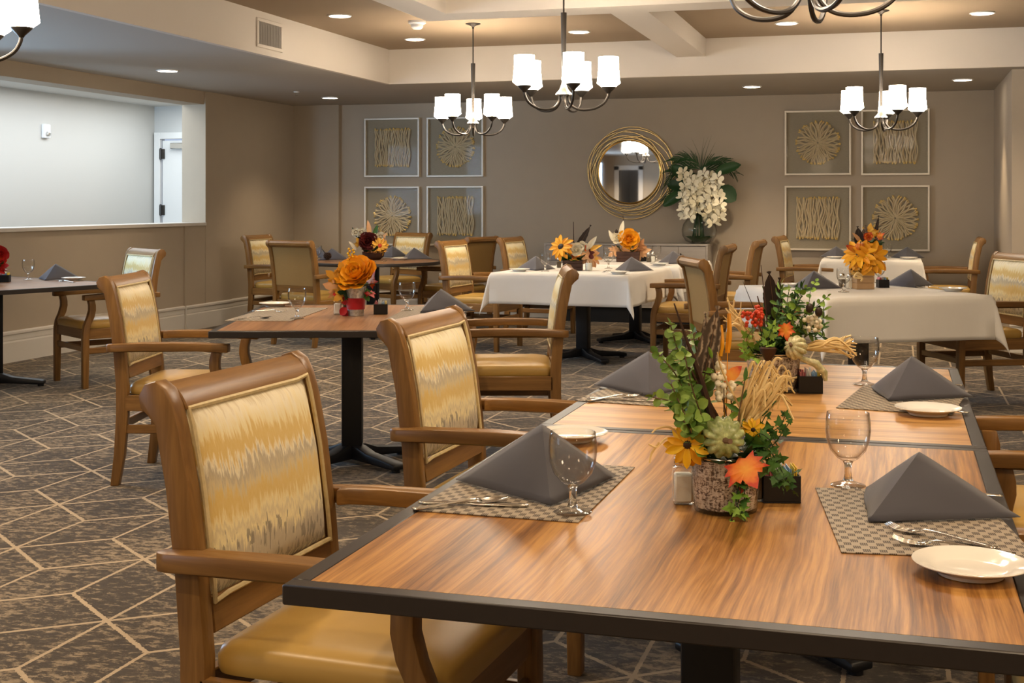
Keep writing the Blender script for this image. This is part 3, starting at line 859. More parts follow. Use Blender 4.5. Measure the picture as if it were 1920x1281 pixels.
# white cloths over plain pedestal tables
def cloth_mesh(hx, hy, drop, seed=0, n=10):
    rr = random.Random(seed); bm = BM()
    xs = [-hx - drop + drop * i / n for i in range(n)] + [-hx + 2 * hx * i / 14 for i in range(14)] + [hx + drop * i / n for i in range(n + 1)]
    ys = [-hy - drop + drop * i / n for i in range(n)] + [-hy + 2 * hy * i / 14 for i in range(14)] + [hy + drop * i / n for i in range(n + 1)]
    ph = [rr.uniform(0, 6.3) for _ in range(8)]
    def P(u, v):
        ex = max(0, abs(u) - hx); ey = max(0, abs(v) - hy); su = math.copysign(1, u); sv = math.copysign(1, v)
        x = max(-hx, min(hx, u)); y = max(-hy, min(hy, v))
        d = math.hypot(ex, ey)
        if d == 0: return (x, y, TZ + .008)
        if ex > 0 and ey > 0:
            f = math.sin(2 * math.atan2(ey, ex))
            o = .014 + .20 * d * f * f + .05 * d
            kx, ky = math.cos(math.atan2(ey, ex)), math.sin(math.atan2(ey, ex))
            return (x + su * o * kx, y + sv * o * ky, TZ + .008 - d * (1 - .03 * f))
        wv = .010 * d / drop * math.sin((x * ky0 + y * ky0) * 9 + ph[0]) + .005 * d / drop * math.sin((x + y) * 23 + ph[1])
        o = .012 * min(1, d / .03) + .05 * d + wv
        return (x + (su * o if ex > 0 else 0), y + (sv * o if ey > 0 else 0), TZ + .008 - d + (.004 if d < .02 else 0))
    ky0 = 1.0
    g = [[bm.verts.new(P(u, v)) for u in xs] for v in ys]
    for j in range(len(ys) - 1):
        for i in range(len(xs) - 1): bm.faces.new((g[j][i], g[j][i + 1], g[j + 1][i + 1], g[j + 1][i]))
    return bm
def cloth_table(label, clabel, cx, cy, rz, sx, sy, drop, seed, prot=PI / 4):
    t = thing('pedestal_table', label, 'table', (cx, cy, 0), rz)
    mesh_obj('tabletop', box(BM(), -sx / 2 + .008, sx / 2 - .008, -sy / 2 + .008, sy / 2 - .008, TZ - .031, TZ, .003), 'table_edge', t)
    pedestal(t, 0, 0, prot, .40)
    c = mesh_obj('tablecloth', cloth_mesh(sx / 2, sy / 2, drop, seed), 'linen_white', angle=70)
    c.location = (cx, cy, 0); c.rotation_euler = (0, 0, rz)
    m = c.modifiers.new('thickness', 'SOLIDIFY'); m.thickness = .0015
    tag(c, clabel, 'tablecloth', 'white tablecloths')
    return t
cloth_table('black pedestal table under the nearer middle white cloth', 'white cloth on the nearer middle table with the brown box planter', -2.545, 10.70, R(-5), 1.16, 1.30, .25, 1)
cloth_table('black pedestal table under the farther middle white cloth', 'white cloth on the farther middle table below the sideboard', -2.40, 12.24, R(-5), 1.16, 1.24, .25, 2)
ub = R(30.5)
FLB = at(1552, 560, TZ + .008)
cb = FLB + Vector((math.cos(ub), math.sin(ub), 0)) * .555 + Vector((-math.sin(ub), math.cos(ub), 0)) * .64
cloth_table('pedestal table under the right-hand white cloth', 'white cloth on the right-hand table with the sunflower box', cb.x, cb.y, ub, 1.11, 1.28, .27, 3)
cloth_table('small pedestal table under the rear right white cloth', 'white cloth on the small table below the right wall art', -.245, 13.86, 0, .96, .86, .28, 4)

# ================================================================== THINGS ON THE TABLES
# ------------------------------------------------------------------ napkins folded into a tent
def make_napkin(label, group):
    bm = BM(); n = 10
    Fp, Lp, Rp, Bp = Vector((0, -.165, 0)), Vector((-.17, .075, 0)), Vector((.165, .085, 0)), Vector((0, .05, 0))
    A = Vector((0, .005, .125))
    def tri(a, b, c, bulge, k=1.0, dz=0.0):
        nn = (b - a).cross(c - a).normalized()
        if nn.z < 0: nn = -nn
        g = {}
        for i in range(n + 1):
            for j in range(n + 1 - i):
                u, v = i / n, j / n; q = 1 - u - v
                p = a * q + b * u + c * v
                p = p + nn * (bulge * 27 * u * v * q) + nn * (.006 * math.sin(u * 9 + v * 5) * u * v * 4)
                p = Vector((p.x * k, p.y * k, max(.0015, p.z * k + dz)))
                g[i, j] = bm.verts.new(p)
        for i in range(n):
            for j in range(n - i):
                bm.faces.new((g[i, j], g[i + 1, j], g[i, j + 1]))
                if i + j < n - 1: bm.faces.new((g[i + 1, j], g[i + 1, j + 1], g[i, j + 1]))
    tri(A, Lp, Fp, .012); tri(A, Fp, Rp, .012)
    tri(A, Lp * .97 + Vector((0, .008, 0)), Fp * .955, -.004, .985, .001); tri(A, Fp * .955, Rp * .97 + Vector((0, .008, 0)), -.004, .985, .001)
    bmesh.ops.remove_doubles(bm, verts=bm.verts, dist=.0004)
    o = mesh_obj('napkin', bm, 'napkin_grey', angle=24)
    m = o.modifiers.new('thickness', 'SOLIDIFY'); m.thickness = .0035; m.offset = 1
    return tag(o, label, 'napkin', group)
nap0 = None
NG = 'folded grey napkins'
def napkin(px, py, z, face, label, s=1.0, zs=.92):
    """px, py: photo point of the middle of its footprint; face: direction (deg, room) its front corner points to"""
    global nap0
    p = at(px, py, z)
    if nap0 is None: nap0 = make_napkin(label, NG); o = nap0
    else:
        o = nap0.copy(); COL.objects.link(o); o['label'] = label
    o.location = (p.x, p.y, z + .001); o.rotation_euler = (0, 0, R(face + 90)); o.scale = (s, s, s * zs)
    return o

# ------------------------------------------------------------------ glassware and china
BOWL = [(.010, .0505), (.022, .058), (.036, .074), (.043, .094), (.0455, .115), (.0445, .135), (.0425, .150), (.0418, .1512), (.0410, .150), (.0430, .134), (.044, .115), (.0415, .095), (.0345, .076), (.021, .0605), (0, .056)]
FOOT = [(0, .0005), (.034, .0005), (.0358, .0018), (.0345, .0032), (.022, .0068), (.0105, .0115)]
STEM = [(0, .0110), (.0105, .0118), (.0075, .020), (.0068, .034), (.0075, .044), (.0105, .0505), (0, .0545)]
gob0 = None
def goblet(px, py, z, label, s=1.0):
    global gob0
    p = at(px, py, z)
    if gob0 is None:
        gob0 = o = thing('goblet', label, 'glass', group='empty stemmed goblets')
        mesh_obj('bowl', lathe(BM(), BOWL, 44), 'goblet_glass', o, angle=60)
        mesh_obj('stem', lathe(BM(), STEM, 28), 'solid_glass', o, angle=60); mesh_obj('foot', lathe(BM(), FOOT, 36), 'goblet_glass', o, angle=60)
    else: o = again(gob0, label, (0, 0, 0))
    o.location = (p.x, p.y, z + .0004); o.scale = (s, s, s)
PLT = [(0, .006), (.050, .006), (.058, .008), (.064, .013), (.0875, .0195), (.0885, .021), (.0875, .0222), (.064, .0165), (.056, .011), (.049, .0088), (0, .0088)]
PLB = [(0, .006), (.050, .006), (.052, 0), (.048, 0), (.047, .004), (0, .004)]
pl0 = None
def plate(px, py, z, label, s=1.0):
    global pl0
    p = at(px, py, z)
    if pl0 is None:
        pl0 = tag(mesh_obj('bread_plate', lathe(lathe(BM(), PLT, 56), [(.042, .0065), (.046, .0005), (.050, .0005), (.055, .0085)], 56), 'porcelain', angle=35), label, 'plate', 'small white bread plates'); o = pl0
    else: o = pl0.copy(); COL.objects.link(o); o['label'] = label
    o.location = (p.x, p.y, z + .0006); o.scale = (s, s, s)

# ------------------------------------------------------------------ woven placemats
def mat_corner(pA, pB, pD, z, label, w=.44, d=.33):
    """pA near corner, pB along the long side, both photo points; thickness 2 mm"""
    a, b, c = at(*pA, z), at(*pB, z), at(*pD, z)
    u = (b - a); v = (c - a)
    rz = math.atan2(u.y, u.x); W_, D_ = u.length, v.length
    ctr = a + u / 2 + v / 2
    o = mesh_obj('placemat', box(BM(), -W_ / 2, W_ / 2, -D_ / 2, D_ / 2, 0, .0022, .0006), 'placemat', smooth=False)
    o.location = (ctr.x, ctr.y, z + .0002); o.rotation_euler = (0, 0, rz)
    return tag(o, label, 'placemat', 'woven placemats')

# ------------------------------------------------------------------ cutlery, handle end at the origin, pointing along +X, 0.20 m
def sheet(bm, secs, th=.0022):
    """secs: (x, half width, z)"""
    up, lo = [], []
    for x, h, z in secs:
        up.append((bm.verts.new((x, -h, z + th)), bm.verts.new((x, 0, z + th * 1.5)), bm.verts.new((x, h, z + th))))
        lo.append((bm.verts.new((x, -h, z)), bm.verts.new((x, h, z))))
    for i in range(len(secs) - 1):
        a, b, c, d = up[i], up[i + 1], lo[i], lo[i + 1]
        bm.faces.new((a[0], b[0], b[1], a[1])); bm.faces.new((a[1], b[1], b[2], a[2]))
        bm.faces.new((c[0], c[1], d[1], d[0])); bm.faces.new((a[0], c[0], d[0], b[0])); bm.faces.new((a[2], b[2], d[1], c[1]))
    for k in (0, -1): bm.faces.new((up[k][0], up[k][1], up[k][2], lo[k][1], lo[k][0]))
    return bm
def cut_mesh(kind):
    bm = BM()
    if kind == 'knife':
        sheet(bm, [(0, .006, 0), (.01, .008, 0), (.05, .0065, .001), (.095, .0055, .002), (.105, .007, .001), (.12, .0085, .0005), (.18, .0085, .0005), (.205, .005, .0005), (.212, .001, .0005)], .003)
    else:
        sheet(bm, [(0, .008, .001), (.015, .0085, .001), (.06, .005, .004), (.105, .0032, .008), (.125, .004, .009), (.135, .009, .006)])
        if kind == 'fork':
            sheet(bm, [(.133, .008, .0065), (.145, .0115, .003), (.155, .0115, .002)])
            for k in range(4):
                m = bmesh.new(); sheet(m, [(.152, .0019, .002), (.175, .0018, .003), (.195, .0008, .009)], .002)
                merge(bm, m, Matrix.Translation((0, (k - 1.5) * .0064, 0)))
        else:
            g = []
            for i in range(9):
                u = i / 8; x = .13 + .062 * u; h = .0205 * math.sin(PI * (.12 + .86 * u)) ** .7
                g.append([bm.verts.new((x, h * k / 3, .0065 + .004 * (u - .5) - .006 * (1 - (k / 3) ** 2) * math.sin(PI * u))) for k in range(-3, 4)])
            for i in range(8):
                for k in range(6): bm.faces.new((g[i][k], g[i + 1][k], g[i + 1][k + 1], g[i][k + 1]))
    me = bpy.data.meshes.new(kind); bmesh.ops.recalc_face_normals(bm, faces=bm.faces); bm.to_mesh(me); bm.free()
    me.materials.append(M['steel'])
    for p in me.polygons: p.use_smooth = True
    return me
CUT = {k: cut_mesh(k) for k in ('knife', 'fork', 'spoon')}
def cutlery(kind, pa, pb, z, label):
    a, b = at(*pa, z), at(*pb, z)
    o = bpy.data.objects.new(kind, CUT[kind]); COL.objects.link(o)
    o.location = (a.x, a.y, z + .0008); o.rotation_euler = (0, 0, math.atan2(b.y - a.y, b.x - a.x))
    return tag(o, label, kind, 'stainless cutlery')

# ------------------------------------------------------------------ shakers and sweetener caddies
def make_shaker(label, fill):
    t = thing('salt_shaker' if fill == 'salt' else 'pepper_shaker', label, 'shaker', group='square glass shakers')
    b, h = .020, .070
    mesh_obj('glass_body', lathe(box(BM(), -b, b, -b, b, 0, h, .004, 2), [(.018, h), (.015, h + .008)], 16), 'vase_glass', t)
    mesh_obj('filling', box(BM(), -b + .003, b - .003, -b + .003, b - .003, .004, h * .82, .003), fill, t)
    mesh_obj('cap', lathe(BM(), [(.0165, h + .004), (.018, h + .006), (.018, h + .018), (.013, h + .026), (0, h + .028)], 20), 'chrome', t)
    return t
def make_caddy(label):
    t = thing('sweetener_caddy', label, 'caddy', group='black sweetener caddies')
    bm = BM(); w, d, h, k = .036, .028, .052, .0025
    box(bm, -w, w, -d, d, 0, k); box(bm, -w, w, -d, -d + k, k, h, .0008); box(bm, -w, w, d - k, d, k, h, .0008); box(bm, -w, -w + k, -d + k, d - k, k, h); box(bm, w - k, w, -d + k, d - k, k, h)
    mesh_obj('box', bm, 'black_plastic', t, smooth=False)
    i = 0
    for m_, n_ in (('packet_pink', 4), ('packet_white', 4), ('packet_blue', 4), ('packet_yellow', 2)):
        for _ in range(n_):
            x = -.030 + i * .0045; i += 1
            tl = rnd.uniform(-.12, .12)
            bm = box(BM(), -.0006, .0006, -.022, .022, .004, .064 + rnd.uniform(-.004, .014))
            bmesh.ops.transform(bm, matrix=Matrix.Translation((x, rnd.uniform(-.002, .002), 0)) @ Matrix.Rotation(tl, 4, 'X'), verts=bm.verts)
            mesh_obj('packet', bm, m_, t, smooth=False)
    return t
shk = {}; cad = None
def shaker(px, py, z, label, fill='salt', rz=20, s=1.0):
    p = at(px, py, z)
    if fill not in shk: shk[fill] = o = make_shaker(label, fill)
    else: o = again(shk[fill], label, (0, 0, 0))
    o.location = (p.x, p.y, z + .0006); o.rotation_euler = (0, 0, R(rz)); o.scale = (s, s, s)
def caddy(px, py, z, label, rz=20, s=1.0):
    global cad
    p = at(px, py, z)
    if cad is None: cad = o = make_caddy(label)
    else: o = again(cad, label, (0, 0, 0))
    o.location = (p.x, p.y, z + .0006); o.rotation_euler = (0, 0, R(rz)); o.scale = (s, s, s)

ZM, ZCL = TZ + .0028, TZ + .0088
# foremost table
mat_corner((770, 958), (1080, 981), (932, 862), TZ, 'woven placemat under the near left napkin of the foremost table')
mat_corner((1532, 1035), (1902, 1049), (1566, 918), TZ, 'woven placemat under the near right napkin of the foremost table')
mat_corner((1592, 767), (1812, 781), (1598, 722), TZ, 'woven placemat at the right side of the second wooden table')
mat_corner((1094, 753), (1290, 766), (1165, 712), TZ, 'woven placemat at the left side of the second wooden table')
napkin(1016, 915, ZM, -69, 'grey tent napkin nearest the viewer on the left, beside a goblet', 1.0, 1.0)
napkin(1722, 956, ZM, -123.5, 'grey tent napkin at the near right beside the large bread plate', .96, .88)
napkin(1216, 731, ZM, -79, 'grey tent napkin at the far left of the second wooden table behind greenery')
napkin(1709, 742, ZM, -114, 'grey tent napkin at the right of the second wooden table beside a plate', .94, .98)
goblet(1074, 962, ZM, 'goblet in front of the nearest left napkin')
goblet(1590, 912, TZ, 'goblet at the corner of the near right placemat')
goblet(1621, 722, TZ, 'goblet on the second wooden table in front of the right white cloth')
goblet(1283, 706, TZ, 'goblet half hidden behind the eucalyptus of the nearer birch pot')
plate(1072, 826, TZ, 'bread plate seen through the near left goblet')
plate(1820, 1078, TZ, 'large-looking bread plate closest to the viewer at the right edge')
plate(1740, 778, TZ, 'bread plate on the second wooden table before the right napkin')
cutlery('knife', (786, 944), (1022, 952), ZM, 'knife tucked under the near left napkin')
cutlery('spoon', (774, 957), (940, 942), ZM, 'spoon lying in front of the knife at the near left placemat')
cutlery('fork', (1868, 1030), (1662, 992), ZM, 'fork whose tines rise beside the near right plate')
cutlery('fork', (1905, 1042), (1690, 1020), ZM, 'second fork half under the near right plate')
cutlery('knife', (1880, 932), (1625, 918), ZM, 'knife behind the near right napkin with its handle at the table edge')
cutlery('knife', (1102, 748), (1225, 754), ZM, 'knife on the left placemat of the second wooden table')
cutlery('fork', (1100, 753), (1215, 742), ZM, 'fork on the left placemat of the second wooden table')
cutlery('fork', (1815, 776), (1665, 756), ZM, 'fork beneath the right napkin of the second wooden table')
cutlery('knife', (1806, 724), (1670, 718), ZM, 'knife behind the right napkin of the second wooden table')
shaker(1281, 944, TZ, 'glass salt shaker left of the nearer birch pot', 'salt', 14)
shaker(1412, 938, TZ, 'glass pepper shaker tucked behind the nearer birch pot', 'pepper', 14)
caddy(1462, 938, TZ, 'black sweetener caddy right of the nearer birch pot', 15)
caddy(1518, 736, TZ, 'black sweetener caddy right of the farther birch pot', 12)
# table with the ribboned vase
mat_corner((436, 602), (560, 603), (492, 577), TZ, 'woven placemat at the left of the ribboned vase table')
mat_corner((742, 601), (872, 602), (752, 575), TZ, 'woven placemat at the right of the ribboned vase table')
goblet(557, 598, ZM, 'goblet on the left placemat of the ribboned vase table')
goblet(763, 582, ZM, 'goblet right of the ribboned vase before the grey napkin')
plate(516, 575, TZ, 'bread plate at the left corner of the ribboned vase table')
napkin(826, 583, ZM, 250, 'grey tent napkin at the right of the ribboned vase table')
cutlery('spoon', (440, 600), (503, 597), ZM, 'spoon at the edge of the left placemat, ribboned vase table')
cutlery('fork', (475, 584), (545, 586), ZM, 'fork behind the spoon on the left placemat, ribboned vase table')
cutlery('knife', (874, 590), (800, 592), ZM, 'knife beside the right napkin of the ribboned vase table')
shaker(633, 590, TZ, 'salt shaker left of the ribboned galvanized vase', 'salt', 20)
shaker(650, 589, TZ, 'pepper shaker behind the ribboned galvanized vase', 'pepper', 20)
caddy(714, 589, TZ, 'sweetener caddy right of the ribboned galvanized vase', 20)
# table by the left wall
goblet(53, 525, TZ, 'goblet on the table by the low left wall')
napkin(104, 524, TZ, 280, 'grey tent napkin on the table by the low left wall')
plate(138, 526, TZ, 'bread plate on the table by the low left wall')
cutlery('fork', (140, 530), (108, 528), TZ, 'fork in front of the left wall napkin')
caddy(9, 529, TZ, 'sweetener caddy at the left frame edge')
# round table
napkin(622, 487, TZ, 245, 'grey tent napkin on the left of the round table beside the pine cone')
napkin(600, 483, TZ, 200, 'dark grey napkin at the far left rim of the round table')
napkin(736, 482, TZ, 290, 'grey tent napkin right of the maroon flowers on the round table')
napkin(776, 486, TZ, 262, 'grey tent napkin at the right rim of the round table')
plate(748, 488, TZ, 'bread plate at the front rim of the round table')
goblet(595, 489, TZ, 'goblet at the left rim of the round table')
cutlery('fork', (690, 492), (735, 491), TZ, 'fork at the front of the round table')
# middle white tables
napkin(1005, 506, ZCL, 285, 'grey tent napkin at the left of the nearer middle white table')
goblet(1022, 509, ZCL, 'goblet right of the left napkin on the nearer middle white table')
goblet(1141, 504, ZCL, 'goblet beside the brown planter jar on the nearer middle white table')
napkin(1184, 508, ZCL, 262, 'grey tent napkin at the right of the nearer middle white table')
plate(1160, 514, ZCL, 'bread plate before the right napkin of the nearer middle white table')
plate(974, 509, ZCL, 'bread plate at the left of the nearer middle white table')
shaker(1048, 503, ZCL, 'pepper shaker left of the brown planter box', 'pepper')
cutlery('fork', (1130, 511), (1160, 506), ZCL, 'fork left of the plate on the nearer middle white table')
napkin(1262, 494, ZCL, 262, 'grey tent napkin at the right of the farther middle white table')
plate(1236, 498, ZCL, 'bread plate before the napkin of the farther middle white table')
goblet(1231, 490, ZCL, 'goblet on the farther middle white table right of its planter')
goblet(1140, 491, ZCL, 'goblet on the farther middle white table left of its planter')
caddy(1204, 490, ZCL, 'sweetener caddy on the farther middle white table')
shaker(1216, 492, ZCL, 'pepper shaker on the farther middle white table', 'pepper')
shaker(1224, 492, ZCL, 'salt shaker on the farther middle white table', 'salt')
napkin(1045, 489, ZCL, 250, 'grey tent napkin at the left of the farther middle white table')
# right white tables
goblet(1582, 548, ZCL, 'goblet left of the sunflower box')
goblet(1648, 531, ZCL, 'goblet behind the caddy right of the sunflower box')
shaker(1593, 541, ZCL, 'salt shaker left of the sunflower box', 'salt', 30)
shaker(1579, 540, ZCL, 'pepper shaker left of the sunflower box behind the goblet', 'pepper', 30)
caddy(1655, 539, ZCL, 'sweetener caddy right of the sunflower box', 22)
napkin(1708, 537, ZCL, 280, 'grey tent napkin right of the sunflower box')
napkin(1526, 541, ZCL, 255, 'grey tent napkin left of the sunflower box behind greenery')
plate(1787, 546, ZCL, 'bread plate at the right end of the sunflower box table')
plate(1486, 538, ZCL, 'bread plate at the left end of the sunflower box table')
cutlery('fork', (1772, 540), (1738, 540), ZCL, 'fork between napkin and plate on the sunflower box table')
napkin(1568, 483, ZCL, 270, 'grey tent napkin at the left of the small rear white table')
napkin(1701, 484, ZCL, 265, 'grey tent napkin at the right of the small rear white table')
plate(1704, 486.4, ZCL, 'bread plate at the right of the small rear white table')
plate(1566, 485.2, ZCL, 'bread plate at the left of the small rear white table')
goblet(1664, 484, ZCL, 'goblet on the small rear white table')
goblet(1597, 485, ZCL, 'goblet left of the dark bouquet on the small rear white table')

# ================================================================== CENTREPIECES
def unit_mesh(name, bm, mat):
    me = bpy.data.meshes.new(name); bmesh.ops.recalc_face_normals(bm, faces=bm.faces); bm.to_mesh(me); bm.free()
    for m in (mat if isinstance(mat, (list, tuple)) else [mat]): me.materials.append(M[m])
    for p in me.polygons: p.use_smooth = True
    return me
def outline_leaf(name, half, mat, cup=.12, curl=.15, n=None):
    """half: (y along the leaf 0..1, half width); a midrib ridge, both sides, slightly cupped and curled"""
    bm = BM(); rows = []
    for y, h in half:
        z = -curl * y * y
        rows.append((bm.verts.new((-h, y, z + cup * h)), bm.verts.new((-h * .5, y, z + cup * h * .2)), bm.verts.new((0, y, z - .01)), bm.verts.new((h * .5, y, z + cup * h * .2)), bm.verts.new((h, y, z + cup * h))))
    for a, b in zip(rows, rows[1:]):
        for k in range(4): bm.faces.new((a[k], a[k + 1], b[k + 1], b[k]))
    bmesh.ops.remove_doubles(bm, verts=bm.verts, dist=1e-5)
    return unit_mesh(name, bm, mat)
def lobed(name, pts, mat, cup=.10):
    """pts: right half outline from base to tip; fan of triangles about the centre"""
    bm = BM(); full = pts + [(-x, y) for x, y in pts[::-1][1:-1]]
    c = bm.verts.new((0, .42, 0)); vs = [bm.verts.new((x, y, -cup * 1.6 * ((x * x) + (y - .42) ** 2) + .07 * math.sin(9 * x + 7 * y))) for x, y in full]
    for i in range(len(vs)): bm.faces.new((c, vs[i], vs[(i + 1) % len(vs)]))
    return unit_mesh(name, bm, mat)
ROUND = [(0, .02), (.12, .22), (.3, .38), (.5, .42), (.7, .38), (.88, .24), (1, .03)]
LONG = [(0, .02), (.15, .10), (.4, .16), (.65, .14), (.85, .08), (1, .005)]
PETAL = [(0, .06), (.2, .14), (.45, .20), (.7, .19), (.88, .11), (1, .01)]
WIDE = [(0, .12), (.25, .34), (.5, .46), (.75, .46), (.92, .32), (1, .12)]
IVY = [(0, .0), (.16, .10), (.42, .02), (.30, .26), (.48, .44), (.22, .52), (.16, .70), (0, 1)]
MAPLE = [(0, 0), (.14, .10), (.40, .0), (.36, .16), (.54, .30), (.40, .36), (.58, .62), (.36, .58), (.30, .70), (.20, .62), (.16, .82), (0, 1.05)]
LM = {}
def lm(shape, mat):
    k = (shape, mat)
    if k not in LM:
        if shape == 'round': LM[k] = outline_leaf('leaf', ROUND, mat, .25, .10)
        elif shape == 'long': LM[k] = outline_leaf('leaf', LONG, mat, .3, .25)
        elif shape == 'petal': LM[k] = outline_leaf('petal', PETAL, mat, .3, .22)
        elif shape == 'wide': LM[k] = outline_leaf('petal', WIDE, mat, .45, -.25)
        elif shape == 'ivy': LM[k] = lobed('leaf', IVY, mat)
        elif shape == 'maple': LM[k] = lobed('leaf', MAPLE, mat, .14)
    return LM[k]
def inst(name, me, parent, pos, d, nrm, s, sx=1.0):
    d = Vector(d).normalized(); nrm = Vector(nrm)
    x = d.cross(nrm)
    if x.length < 1e-4: x = d.cross(Vector((.3, .5, .8)))
    x.normalize(); z = x.cross(d)
    m = Matrix((x, d, z)).transposed().to_4x4()
    m = Matrix.Translation(Vector(pos)) @ m @ Matrix.Diagonal((s * sx, s, s, 1))
    o = bpy.data.objects.new(name, me); COL.objects.link(o); o.parent = parent; o.matrix_local = m
    return o
CAMP = Vector((0, 0, CAMZ))
def rv(a=1.0): return Vector((rnd.uniform(-a, a), rnd.uniform(-a, a), rnd.uniform(-a, a)))
def flower(parent, c, nrm, r, n, shape, mat, centre='dark_seed', layers=2, droop=.25, cr=.28, name='flower'):
    """a flower head: seed disc with petals as children"""
    c = Vector(c); nrm = Vector(nrm).normalized()
    u = nrm.cross(Vector((0, 0, 1)));  u = u.normalized() if u.length > .01 else Vector((1, 0, 0)); v = nrm.cross(u)
    m = bmesh.new(); bmesh.ops.create_icosphere(m, subdivisions=2, radius=r * cr)
    bm = BM(); merge(bm, m, Matrix.Translation(c) @ nrm.to_track_quat('Z', 'Y').to_matrix().to_4x4() @ Matrix.Diagonal((1, 1, .55, 1)))
    h = mesh_obj(name, bm, centre, parent)
    for L in range(layers):
        for k in range(n):
            a = 2 * PI * (k + .5 * L) / n + rnd.uniform(-.12, .12)
            d = u * math.cos(a) + v * math.sin(a) + nrm * (.35 * L - droop + rnd.uniform(-.12, .12))
            inst('petal', lm(shape, mat), h, c + (u * math.cos(a) + v * math.sin(a)) * r * cr * .6 + nrm * r * .06 * L, d, nrm, r * (1 - .16 * L) * rnd.uniform(.85, 1.08))
    return h
def rose(parent, c, nrm, r, mat, name='flower', layers=4):
    c = Vector(c); nrm = Vector(nrm).normalized()
    u = nrm.cross(Vector((0, 0, 1))); u = u.normalized() if u.length > .01 else Vector((1, 0, 0)); v = nrm.cross(u)
    h = mesh_obj(name, ball(BM(), c, r * .30, 2), mat, parent)
    for L in range(layers):
        n = 4 + L; op = .15 + .95 * L / max(1, layers - 1)
        for k in range(n):
            a = 2 * PI * k / n + L * .7 + rnd.uniform(-.15, .15)
            e = u * math.cos(a) + v * math.sin(a)
            d = e * op + nrm * (1.15 - op)
            inst('petal', lm('wide', mat), h, c + e * r * (.10 + .12 * L / layers) - nrm * r * .25, d, nrm - e * .8, r * (.75 + .12 * L) * rnd.uniform(.92, 1.08), 1.1)
    return h
def sprig(parent, pts, shape, mat, size, step, stem_r=.0014, stem_mat='twig', spread=1.0, name='sprig', both=True):
    P = spline(pts, 8); s = mesh_obj(name, tube(BM(), P, stem_r, 5), stem_mat, parent)
    acc = 0; side = 1; last = P[0]
    for i in range(1, len(P)):
        acc += (P[i] - last).length; last = P[i]
        if acc >= step:
            acc = 0; d = (P[i] - P[i - 1]).normalized()
            up = rv().normalized()
            q = d.cross(up).normalized()
            f = 1.15 - .5 * i / len(P)
            for sg in ((1, -1) if both else (side,)):
                dd = d * .45 + q * sg * spread + rv(.25)
                inst('leaf', lm(shape, mat), s, P[i], dd, (CAMP - parent.location - P[i]).normalized() + rv(.7) + Vector((0, 0, .5)), size * f * rnd.uniform(.8, 1.15))
            side = -side
    inst('leaf', lm(shape, mat), s, P[-1], P[-1] - P[-2], rv() + Vector((0, 0, 1)), size * .6)
    return s
def berries(parent, centers, r, mat, name='berry_cluster', stem=True):
    st = mesh_obj(name, tube(BM(), spline([centers[0] - Vector((0, 0, .05)), centers[0], centers[len(centers) // 2], centers[-1]], 4), .001, 5), 'twig', parent)
    for c in centers: 
        b = bpy.data.objects.new('berry', LM['berry', mat]); COL.objects.link(b); b.parent = st; b.location = c; b.scale = (r, r, r)
    return st
for m_ in ('white_berry', 'red_berry', 'yellow_petal', 'dark_seed'): LM['berry', m_] = unit_mesh('berry', ball(BM(), (0, 0, 0), 1, 2), m_)
def pumpkin(parent, c, r, axis, mat, ribs=10, flat=.78, name='pumpkin'):
    bm = BM(); g = []; n, k = 50, 14
    for j in range(k + 1):
        th = PI * j / k; ring = []
        for i in range(n):
            a = 2 * PI * i / n
            rr = 1 - .26 * (1 - abs(math.sin(a * ribs / 2))) ** 1.5
            dip = .16 * math.exp(-(math.sin(th) / .35) ** 2)
            ring.append(bm.verts.new((r * rr * math.sin(th) * math.cos(a), r * rr * math.sin(th) * math.sin(a), r * flat * (math.cos(th) - math.copysign(dip, math.cos(th))))))
        g.append(ring)
    for a, b in zip(g, g[1:]):
        for i in range(n): bm.faces.new((a[i], a[(i + 1) % n], b[(i + 1) % n], b[i]))
    bmesh.ops.remove_doubles(bm, verts=bm.verts, dist=1e-5)
    mt = Matrix.Translation(Vector(c)) @ Vector(axis).normalized().to_track_quat('Z', 'Y').to_matrix().to_4x4()
    bmesh.ops.transform(bm, matrix=mt, verts=bm.verts)
    p = mesh_obj(name, bm, mat, parent, angle=80)
    bm = tube(BM(), [(0, 0, r * flat * .78), (.02 * r, 0, r * flat * 1.05), (.16 * r, .05 * r, r * flat * 1.38)], [r * .17, r * .10, r * .13], 7)
    bmesh.ops.transform(bm, matrix=mt, verts=bm.verts)
    mesh_obj('stem', bm, 'twig', p)
    return p
def strip(bm, pts, w, nrm):
    P = spline(pts, 5); prev = None
    for i, p in enumerate(P):
        d = (P[min(i + 1, len(P) - 1)] - P[max(0, i - 1)]).normalized()
        s = d.cross(Vector(nrm)).normalized() * w * (1 - .6 * abs(i / (len(P) - 1) - .35))
        cur = (bm.verts.new(p - s), bm.verts.new(p + Vector(nrm) * w * .5), bm.verts.new(p + s))
        if prev:
            bm.faces.new((prev[0], prev[1], cur[1], cur[0])); bm.faces.new((prev[1], prev[2], cur[2], cur[1]))
        prev = cur
    return bm
